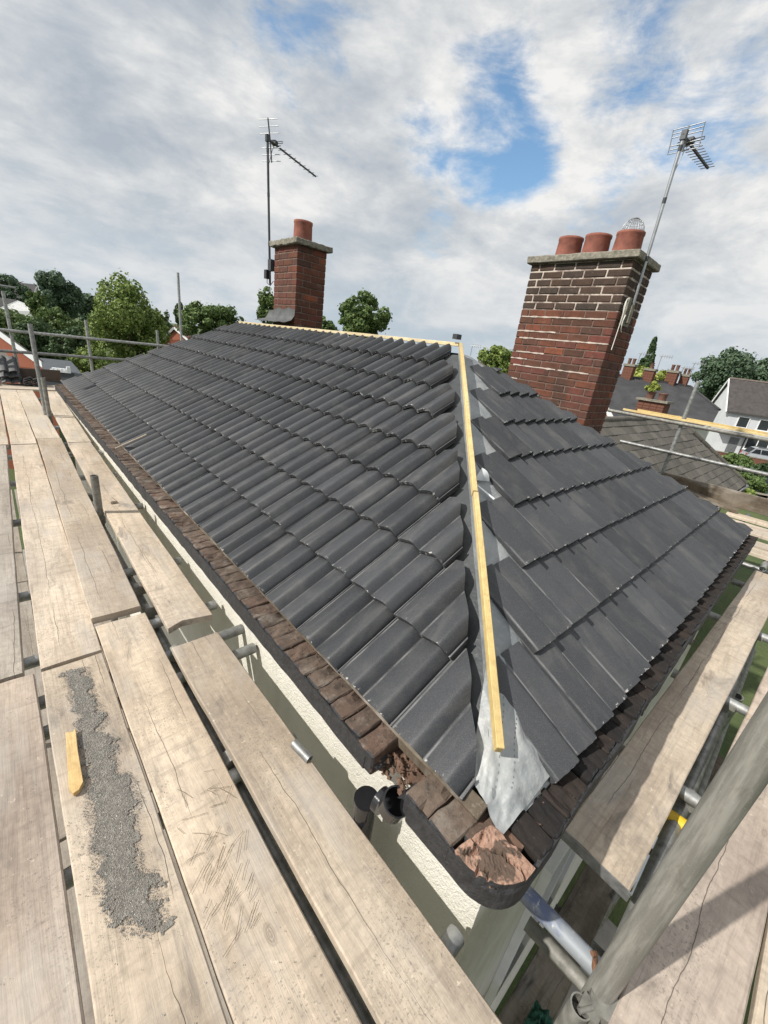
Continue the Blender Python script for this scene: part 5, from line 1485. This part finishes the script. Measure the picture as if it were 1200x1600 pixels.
# its little flower pot chimney, kept as a part of that house
def far_chimney(px, pyt, pyb, wpx, depth, parent, mt, npots, potmt=M_FARPOT, name='chimney', slab=True, ph=0.35):
    c = at(px, pyb, depth); top = at(px, pyt, depth)[2]; wd = wpx / FOC * depth
    mb = MB(); mb.box((c[0] - wd * 0.42, c[1] - wd * 0.5, c[2] - 1.2), (c[0] + wd * 0.42, c[1] + wd * 0.5, top))
    ch = mb.build(name, mt, parent)
    z = top - 0.09
    rr = random.Random(int(px))
    # brick courses proud of the core
    k = 0
    hh = depth * 0.0062
    while z > c[2] - 0.2 and k < 14:
        mb = MB()
        nbk = 4
        for i in range(nbk):
            y0 = c[1] - wd * 0.52 + (i + 0.04 + 0.0) * wd * 1.04 / nbk; y1 = c[1] - wd * 0.52 + (i + 0.96) * wd * 1.04 / nbk
            mb.box((c[0] - wd * 0.44, y0, z - hh * 0.86), (c[0] + wd * 0.44, y1, z))
        mb.build('brick_course', mt, ch); z -= hh; k += 1
    if slab:
        mb = MB(); mb.box((c[0] - wd * 0.52, c[1] - wd * 0.6, top), (c[0] + wd * 0.52, c[1] + wd * 0.6, top + 0.10 * depth / 20)); mb.build('cap', M_CONC, ch)
    for i in range(npots):
        yy = c[1] + (i - (npots - 1) / 2) * wd * 0.46
        mb = MB(); r_ = wd * 0.17; zt_ = top + 0.09 * depth / 20
        mb.lathe([(r_ * 0.9, 0), (r_, ph * 0.85), (r_ * 1.12, ph * 0.9), (r_ * 1.12, ph), (r_ * 0.8, ph), (r_ * 0.75, ph * 0.5)], (c[0], yy, zt_), 12)
        mb.add([(c[0] + r_ * 0.75 * math.cos(q * math.pi / 6), yy + r_ * 0.75 * math.sin(q * math.pi / 6), zt_ + ph * 0.5) for q in range(12)], [tuple(range(12))])
        mb.build('chimney_pot', potmt, ch)
    return c, top, wd
c, top, wd = far_chimney(1013, 626, 655, 36, 17.5, nb, M_REDWALL, 2, ph=0.30)
pr_ = empty('potted_plant', (c[0], c[1] + wd * 0.23, top + 0.3), 'green plant sprouting from the left pot on the small brick chimney', 'plant')
link('foliage', crown_mesh(0.30, 0.30, 0.26, 260, 0.07, M_LEAF_YELLOW, 4, 8), pr_, Matrix.Translation((c[0], c[1] + wd * 0.23, top + 0.52)))
# brick gablet with white bargeboard between the big stack and that roof
g0 = at(935, 676, 13.0); 
gp0, gp1, gp2 = (Vector(tuple(at(*q, 13.0))) for q in ((962, 664), (948, 641), (928, 676)))
mb = MB(); bk = Vector((2.5, 1.2, 0))
mb.add([gp0, gp1, gp2, gp0 + bk, gp1 + bk, gp2 + bk], [(0, 1, 2), (5, 4, 3), (0, 3, 4, 1), (1, 4, 5, 2), (2, 5, 3, 0)]); gb = mb.build('gablet', simple('orange_brick', (0.36, 0.14, 0.07), 0.9, var=0.25, scale=8), nb)
mb = MB(); mb.beam(gp0 + Vector((-0.06, 0, 0.0)), gp1 + Vector((-0.06, 0, 0.05)), 0.10, 0.14); mb.build('bargeboard', M_WHITEPL, gb)

# ------------------------------------------------------------------ row house with a long dark roof and four stacks
M_SLATE = simple('dark_slate_roof', (0.040, 0.040, 0.043), 0.85, var=0.35, scale=1.2, bump=0.5, bscale=6)
rw = empty('row_house', tuple(at(1020, 640, 29) * np.array([1, 1, 0]) + np.array([0, 0, GZ])), 'long row house with a smooth dark roof and four brick chimney stacks', 'house')
A_, B_, C_, E_2, D_ = (Vector(tuple(at(*q))) for q in ((915, 578, 30.5), (1078, 604, 30.0), (1124, 641, 27.5), (1112, 664, 26.3), (900, 690, 25.6)))
bk = Vector((6.0, 2.0, 0))
mb = MB(); mb.add([A_, B_, C_, E_2, D_], [(4, 3, 2, 1, 0)])
mb.add([B_, C_, C_ + bk, B_ + bk * 0.3], [(0, 1, 2, 3)]); mb.add([A_, B_, B_ + bk + Vector((0, 0, -2.5)), A_ + bk + Vector((0, 0, -2.5))], [(0, 1, 2, 3)])
rf = mb.build('roof', M_SLATE, rw)
mb = MB(); mb.beam(A_ + Vector((0, 0, 0.02)), B_ + Vector((0, 0, 0.02)), 0.22, 0.14); mb.build('ridge_tile', M_SLATE, rf)
mb = MB(); mb.beam(B_ + Vector((0, 0, 0.02)), C_ + Vector((0, 0, 0.02)), 0.2, 0.12); mb.build('hip_tile', M_SLATE, rf)
mb = MB()
for p, q in ((D_, E_2), (E_2, C_)):
    d_ = Vector((0.5, 0.15, -0.12))
    mb.add([p + d_, q + d_, Vector((q.x + 0.5, q.y + 0.15, GZ)), Vector((p.x + 0.5, p.y + 0.15, GZ))], [(0, 1, 2, 3)])
mb.build('wall', simple('pale_render', (0.5, 0.49, 0.46), 0.9, var=0.15, scale=1.5), rw)
# raised seams down the slope
for f in (0.30, 0.47, 0.62):
    mb = MB(); p = A_.lerp(B_, f); q = D_.lerp(E_2, f + 0.08); mb.beam(p + Vector((-0.05, 0, 0.03)), q + Vector((-0.05, 0, 0.05)), 0.10, 0.05); mb.build('seam', M_SLATE, rf)
for (px, yt, yb, wpx, np_) in ((979, 572, 590, 14, 2), (1011, 579, 595, 14, 1), (1046, 582, 600, 14, 2), (1066, 588, 601, 11, 2)):
    far_chimney(px, yt, yb, wpx, 30.2, rw, M_REDWALL, np_, ph=0.42)
def far_aerial(px, py0, py1, depth, label):
    a = Vector(tuple(at(px, py1, depth))); b_ = Vector(tuple(at(px, py0, depth))); b_.x, b_.y = a.x, a.y
    root = empty('tv_aerial', a, label, 'aerial'); s = depth / 30
    mb = MB(); mb.tube([a, b_], 0.022 * s, 6); mb.build('mast', M_ALU, root)
    d_ = Vector((0.25, -0.95, 0)); e_ = Vector((0.95, 0.25, 0)).normalized()
    mb = MB(); mb.tube([b_ - d_ * 0.15 * s, b_ + d_ * 0.7 * s], 0.018 * s, 6); mb.build('boom', M_ALU, root)
    for i in range(5): 
        p = b_ + d_ * (0.05 + 0.15 * i) * s; mb = MB(); mb.tube([p - Vector((0, 0, 0.12 * s)), p + Vector((0, 0, 0.12 * s))], 0.013 * s, 5); mb.build('director', M_ALU, root)
far_aerial(992, 552, 580, 30, 'thin tv aerial on the first stack of the row house')
far_aerial(1024, 556, 585, 30, 'thin tv aerial on the second stack of the row house')
far_aerial(1062, 574, 590, 30, 'tv aerial on the third stack of the row house')
far_aerial(1076, 567, 592, 30, 'tv aerial on the last stack of the row house')
far_aerial(735, 540, 556, 24, 'small dark aerial just above the end of the ridge')

# ------------------------------------------------------------------ white house across the street
M_WHITEWALL = simple('white_render', (0.52, 0.535, 0.55), 0.9, var=0.08, scale=1.0, bump=0.3, bscale=8)
M_BROWNROOF = simple('brown_roof', (0.058, 0.052, 0.050), 0.9, var=0.3, scale=2.5, bump=0.6, bscale=5)
M_FGLASS = simple('dark_window_glass', (0.03, 0.035, 0.04), 0.08, var=0.2, scale=1)
K = onz(1110, 707, GZ); K = Vector((K[0], K[1], GZ))
wr = Vector((0.40, -0.917, 0)); wb = Vector((0.917, 0.40, 0))
wh = empty('white_house', K, 'white rendered house with a brown roof, dark porch canopy and three upper windows', 'house')
FH = frame(wr, wb, Vector((0, 0, 1)), K)
HW, HD, HE, HR = 14.0, 7.0, 5.15, 8.45
mb = MB(); mb.box((0, 0, 0), (HW, HD, HE)); mb.add([(0, 0, HE), (0, HD, HE), (0, HD / 2, HR - 0.1)], [(2, 1, 0)]); mb.add([(HW, 0, HE), (HW, HD, HE), (HW, HD / 2, HR - 0.1)], [(0, 1, 2)])
mb.build('wall', M_WHITEWALL, wh, FH)
mb = MB()
for (ya, yb_) in ((-0.35, HD / 2), (HD + 0.35, HD / 2)):
    za = HE - 0.33
    vs = [(-0.25, ya, za), (HW + 0.25, ya, za), (HW + 0.25, yb_, HR), (-0.25, yb_, HR)]
    mb.add(vs + [(x, y_, z + 0.14) for x, y_, z in vs], [(3, 2, 1, 0), (4, 5, 6, 7), (0, 1, 5, 4), (1, 2, 6, 5), (2, 3, 7, 6), (3, 0, 4, 7)])
wrf = mb.build('roof', M_BROWNROOF, wh, FH)
for ya in (-0.38, HD + 0.38):
    mb = MB(); mb.beam((-0.28, ya, HE - 0.36), (-0.28, HD / 2, HR - 0.02), 0.06, 0.26, up=(0, 0, 1)); mb.build('bargeboard', M_WHITEPL, wh, FH)
mb = MB(); mb.beam((-0.25, HD / 2, HR + 0.15), (HW + 0.25, HD / 2, HR + 0.15), 0.3, 0.16); mb.build('ridge_tile', simple('pale_ridge', (0.2, 0.16, 0.14), 0.9), wrf, FH)
def hwin(x, z, wd, ht, panes=1):
    mb = MB(); f = 0.09
    mb.box((x - wd / 2, -0.06, z - ht / 2), (x + wd / 2, -0.003, z - ht / 2 + f)); mb.box((x - wd / 2, -0.06, z + ht / 2 - f), (x + wd / 2, -0.003, z + ht / 2))
    mb.box((x - wd / 2, -0.06, z - ht / 2 + f), (x - wd / 2 + f, -0.003, z + ht / 2 - f)); mb.box((x + wd / 2 - f, -0.06, z - ht / 2 + f), (x + wd / 2, -0.003, z + ht / 2 - f))
    for q in range(1, panes): 
        xx = x - wd / 2 + wd * q / panes; mb.box((xx - f / 2, -0.055, z - ht / 2 + f), (xx + f / 2, -0.003, z + ht / 2 - f))
    mb.box((x - wd / 2 - 0.08, -0.12, z - ht / 2 - 0.07), (x + wd / 2 + 0.08, -0.001, z - ht / 2 - 0.002))
    w_ = mb.build('window', M_WHITEPL, wh, FH)
    mb = MB(); mb.box((x - wd / 2 + f, -0.03, z - ht / 2 + f), (x + wd / 2 - f, -0.004, z + ht / 2 - f)); mb.build('pane', M_FGLASS, w_, FH)
for x in (1.75, 3.75, 5.75, 8.2, 10.5): hwin(x, 3.95, 1.15, 1.25)
hwin(3.9, 1.75, 2.2, 1.35, 2); hwin(7.4, 1.75, 2.0, 1.35, 2)
mb = MB(); mb.box((-0.2, -1.0, 2.62), (3.0, -0.01, 2.80)); mb.build('porch_canopy', simple('dark_canopy', (0.035, 0.035, 0.04), 0.7), wh, FH)
mb = MB(); mb.box((1.25, -0.07, 0.05), (2.15, -0.004, 2.15)); mb.build('door', simple('grey_door', (0.12, 0.13, 0.135), 0.5), wh, FH)
mb = MB(); mb.tube([(2.65, -0.08, 0), (2.65, -0.08, 2.6)], 0.06, 8); mb.build('downpipe', M_BLACKPL, wh, FH)
mb = MB(); mb.box((6.0, HD / 2 - 0.45, HR - 0.4), (7.5, HD / 2 + 0.45, HR + 1.0)); mb.box((6.2, HD / 2 - 0.25, HR + 1.0), (6.6, HD / 2 + 0.15, HR + 1.55)); mb.box((6.9, HD / 2 - 0.25, HR + 1.0), (7.3, HD / 2 + 0.15, HR + 1.55)); mb.build('chimney', M_REDWALL, wh, FH)
# low brick wall, road, kerb
mb = MB(); mb.box((-3.0, -5.0, 0), (4.0, -4.78, 0.75)); gw = mb.build('garden_wall', M_REDWALL, None, FH); tag(gw, 'low red brick garden wall in front of the white house', 'wall')
mb = MB(); mb.box((-3.0, -5.04, 0.75), (4.0, -4.74, 0.83)); mb.build('coping', M_CONC, gw, FH)
mb = MB(); mb.add([(-60, -13.5, 0.004), (60, -13.5, 0.004), (60, -5.9, 0.004), (-60, -5.9, 0.004)], [(0, 1, 2, 3)]); tag(mb.build('road', M_ASPH, None, FH), kind='structure')
mb = MB(); mb.box((-60, -5.9, 0), (60, -5.75, 0.12)); tag(mb.build('kerb', M_KERB, None, FH), kind='structure')
mb = MB(); mb.add([(-60, -5.75, 0.115), (60, -5.75, 0.115), (60, 0, 0.115), (-60, 0, 0.115)], [(0, 1, 2, 3)]); tag(mb.build('pavement', M_SLAB, None, FH), kind='structure')

# ------------------------------------------------------------------ silver car
M_CARP = simple('silver_car_paint', (0.46, 0.48, 0.50), 0.28, 0.55, 0.05, 2)
def car(K0, dirv, label, paint, sc=1.0):
    dirv = Vector(dirv).normalized(); sd_ = Vector((-dirv.y, dirv.x, 0))
    Mc = frame(dirv * sc, sd_ * sc, Vector((0, 0, 1)) * sc, K0)
    root = empty('parked_car', K0, label, 'car')
    prof = [(-2.15, 0.42), (-2.2, 0.75), (-2.12, 1.02), (-1.95, 1.12), (-1.55, 1.66), (-1.2, 1.74), (0.35, 1.72), (1.05, 1.16), (1.95, 1.02), (2.2, 0.82), (2.22, 0.45), (1.85, 0.40), (1.80, 0.62), (1.60, 0.78), (1.30, 0.80), (1.08, 0.62), (1.02, 0.36), (-1.0, 0.36), (-1.06, 0.62), (-1.28, 0.80), (-1.58, 0.78), (-1.78, 0.62), (-1.84, 0.40)]
    vs = []; n_ = len(prof)
    for (yy, ins) in ((-0.90, 0.0), (-0.93, 0.0), (0.93, 0.0), (0.90, 0.0)):
        for (x, z) in prof:
            t_ = 0.17 * max(0, (z - 1.08) / 0.66)
            vs.append((x, yy - math.copysign(t_, yy), z))
    mb = MB(); fs = [tuple(range(n_)), tuple(3 * n_ + i for i in range(n_))[::-1]]
    for k in range(3):
        for i in range(n_): fs.append((k * n_ + i, (k + 1) * n_ + i, (k + 1) * n_ + (i + 1) % n_, k * n_ + (i + 1) % n_))
    mb.add(vs, fs); link('body', bevel_mesh(mb.mesh('body', paint), 0.03, 2, 0.5), root, Mc)
    for sy in (-1, 1):
        def sp(x, z, o=0.012):
            t_ = 0.17 * max(0, (z - 1.08) / 0.66); return (x, sy * (0.905 - t_ + o), z)
        for q in ([(-1.78, 1.16), (-1.48, 1.60), (-1.05, 1.62), (-1.0, 1.16)], [(-0.92, 1.16), (-0.95, 1.62), (-0.2, 1.62), (-0.15, 1.16)], [(-0.05, 1.16), (-0.08, 1.62), (0.30, 1.60), (0.85, 1.16)]):
            a = [sp(*p) for p in q]; b_ = [sp(p[0], p[1], -0.03) for p in q]
            mb = MB(); mb.add(a + b_, [(0, 1, 2, 3), (3, 2, 1, 0), (0, 4, 5, 1), (1, 5, 6, 2), (2, 6, 7, 3), (3, 7, 4, 0)]); mb.build('side_window', M_FGLASS, root, Mc)
        mb = MB(); mb.box((-2.19, sy * 0.8 - 0.1, 0.80), (-2.12, sy * 0.8 + 0.1, 1.05)); mb.build('tail_light', simple('red_lens', (0.35, 0.02, 0.02), 0.3), root, Mc)
        mb = MB(); mb.box((2.05, sy * 0.72 - 0.16, 0.76), (2.215, sy * 0.72 + 0.16, 0.92)); mb.build('headlight', M_FGLASS, root, Mc)
        mb = MB(); mb.beam((-1.3, sy * 0.62, 1.79), (0.2, sy * 0.62, 1.79), 0.04, 0.05); mb.build('roof_rail', M_DARKMETAL, root, Mc)
        mb = MB(); mb.box((0.72, sy * 1.0 - 0.09, 1.12), (0.86, sy * 1.0 + 0.09, 1.28)); mb.build('door_mirror', paint, root, Mc)
        for x in (-1.42, 1.44):
            wl_ = None
            mb = MB(); mb.tube([(x, sy * 0.70, 0.36), (x, sy * 0.925, 0.36)], 0.36, 18); tyre = mb.build('wheel', M_BLACKPL, root, Mc)
            mb = MB(); mb.tube([(x, sy * 0.90, 0.36), (x, sy * 0.94, 0.36)], 0.24, 14); mb.build('rim', M_ALU, tyre, Mc)
    mb = MB(); mb.add([(-1.93, -0.72, 1.15), (-1.57, -0.66, 1.64), (-1.57, 0.66, 1.64), (-1.93, 0.72, 1.15), (-1.99, -0.72, 1.15), (-1.60, -0.66, 1.67), (-1.60, 0.66, 1.67), (-1.99, 0.72, 1.15)], [(0, 1, 2, 3), (7, 6, 5, 4), (0, 4, 5, 1), (2, 6, 7, 3)]); mb.build('rear_window', M_FGLASS, root, Mc)
    mb = MB(); mb.add([(1.06, -0.72, 1.19), (0.42, -0.66, 1.70), (0.42, 0.66, 1.70), (1.06, 0.72, 1.19), (1.02, -0.72, 1.15), (0.36, -0.66, 1.66), (0.36, 0.66, 1.66), (1.02, 0.72, 1.15)], [(0, 1, 2, 3), (7, 6, 5, 4), (0, 4, 5, 1), (2, 6, 7, 3)]); mb.build('windscreen', M_FGLASS, root, Mc)
    return root
kc = onz(1160, 721, GZ); kc = Vector((kc[0], kc[1], GZ + 0.01)) + wr * 1.9
car(kc, wr, 'silver estate car parked in front of the white house', M_CARP)
kc2 = onz(1192, 779, GZ); kc2 = Vector((kc2[0], kc2[1], GZ + 0.01)) + wr * 1.6
car(kc2, wr, 'pale blue car whose bonnet shows at the photo edge beyond the rear boards', simple('blue_car_paint', (0.22, 0.32, 0.42), 0.3, 0.4, 0.05, 2), 0.92)
# back garden fence posts and rail beside that car
fp = empty('garden_fence', (onz(1150, 770, GZ)[0], onz(1150, 770, GZ)[1], GZ), 'grey post and rail fence by the bright shrub', 'fence')
p = Vector(tuple(onz(1150, 790, GZ)))
for i in range(4):
    q = p + wr * 1.4 * i; mb = MB(); mb.box((q.x - 0.06, q.y - 0.06, GZ), (q.x + 0.06, q.y + 0.06, GZ + 1.2)); mb.build('post', M_BOARD_GREY, fp)
for z in (0.5, 1.05):
    mb = MB(); mb.beam(p + Vector((0, 0, z)) - wr * 0.2, p + wr * 4.5 + Vector((0, 0, z)), 0.05, 0.10); mb.build('rail', M_BOARD_GREY, fp)

# ------------------------------------------------------------------ houses to the left
M_GABLE = brick_mat('orange_red_brick', [(0, (0.24, 0.085, 0.05)), (1, (0.26, 0.09, 0.055))], 0.35, (0.17, 0.06, 0.04), 0.3)
def gable_house(pts, depth, back, label, wallm, roofm, name='brick_house', over=0.25):
    """pts: apex, right eave, left eave (pixels); a gable that faces the camera, with the roof running back"""
    ap, re, le = (Vector(tuple(at(*q, depth))) for q in pts)
    bk = Vector(back)
    root = empty(name, ((re.x + le.x) / 2, (re.y + le.y) / 2, GZ), label, 'house')
    reg, leg = Vector((re.x, re.y, GZ)), Vector((le.x, le.y, GZ))
    mb = MB(); mb.add([ap, re, reg, leg, le] + [q + bk for q in (ap, re, reg, leg, le)], [(0, 4, 3, 2, 1), (5, 6, 7, 8, 9), (1, 2, 7, 6), (3, 4, 9, 8)])
    w_ = mb.build('wall', wallm, root)
    fw = -bk.normalized() * over
    mb = MB()
    for e in (re, le):
        ov = (e - ap) * 0.06; u = Vector((0, 0, 0.05)); h = Vector((0, 0, 0.13))
        q = [ap + fw + u, e + ov + fw + u, e + ov + bk + u, ap + bk + u]
        mb.add(q + [p + h for p in q], [(3, 2, 1, 0), (4, 5, 6, 7), (0, 1, 5, 4), (1, 2, 6, 5), (2, 3, 7, 6)])
    rf_ = mb.build('roof', roofm, root)
    for e in (re, le):
        ov = (e - ap) * 0.06
        mb = MB(); mb.beam(ap + fw * 1.1, e + ov + fw * 1.1, 0.05, 0.18); mb.build('bargeboard', M_WHITEPL, root)
    return root
gh = gable_house(((-62, 478), (76, 578), (-190, 545)), 15.0, (-1.0, 8.0, 0), 'orange red brick gable house with white bargeboards beyond the far rails', M_GABLE, M_BROWNROOF)
c0 = Vector(tuple(at(70, 580, 14.7))); mb = MB(); mb.beam(c0 + Vector((-0.5, 0, -0.02)), c0 + Vector((0.22, 0, -0.02)), 0.3, 0.12); mb.build('soffit_box', M_WHITEPL, gh)
mb = MB(); q0, q1, q2, q3 = (Vector(tuple(at(*q))) for q in ((-40, 548, 13.2), (8, 548, 13.2), (32, 592, 12.3), (-60, 592, 12.3)))
mb.add([q0, q1, q2, q3] + [q - Vector((0, 0, 0.10)) for q in (q0, q1, q2, q3)], [(0, 1, 2, 3), (7, 6, 5, 4), (0, 4, 5, 1), (1, 5, 6, 2), (2, 6, 7, 3)]); mb.build('lean_to_roof', M_NTILE, gh)
# dark flat roofed garage with a ragged white verge
s0 = Vector(tuple(at(69, 578, 13.0))); s1 = Vector(tuple(at(128, 584, 13.0)))
gr_ = empty('garage', (s0.x, s0.y, GZ), 'low dark building with a ragged white verge just past the far boards', 'garage')
mb = MB(); bk = Vector((0.2, 4.0, 0.0)); dn = Vector((0, 0, -1.2))
mb.add([s0, s1, s1 + dn, s0 + dn, s0 + bk, s1 + bk, s1 + bk + dn, s0 + bk + dn], [(0, 1, 2, 3)[::-1], (0, 4, 5, 1)[::-1], (4, 7, 6, 5)[::-1], (0, 3, 7, 4)[::-1], (1, 5, 6, 2)[::-1]]); mb.build('wall', simple('dark_blue_grey', (0.045, 0.052, 0.06), 0.6, var=0.25), gr_)
mb = MB(); mb.beam(s0 + Vector((0, -0.03, -0.25)), s1 + Vector((0, -0.03, -0.27)), 0.03, 0.03); mb.build('seam', M_DARKMETAL, gr_)
for i in range(9):
    p = s0.lerp(s1, 0.22 + 0.055 * i); mb = MB(); mb.box((p.x - 0.05, p.y - 0.05, p.z - 0.02), (p.x + 0.045, p.y + 0.06, p.z + 0.05 + 0.05 * (i % 2) + (0.12 if i == 8 else 0))); mb.build('verge_cap', M_WHITEPL, gr_)
gable_house(((57, 446), (64, 470), (49, 470)), 84.0, (-4, 9.0, 0), 'distant brick gable among the trees on top of the hill', M_GABLE, M_SLATE)
gable_house(((25, 470), (66, 486), (-14, 486)), 70.0, (-6, 7.0, 0), 'grey roofed house half hidden on the wooded slope', simple('far_white_wall', (0.6, 0.6, 0.6), 0.9), M_SLATE)
gable_house(((272, 512), (292, 530), (252, 532)), 38.0, (3, 8, 0), 'red roofed house glimpsed between the trees by the tallest far pole', M_GABLE, simple('red_roof', (0.17, 0.06, 0.045), 0.9, var=0.3, scale=2))
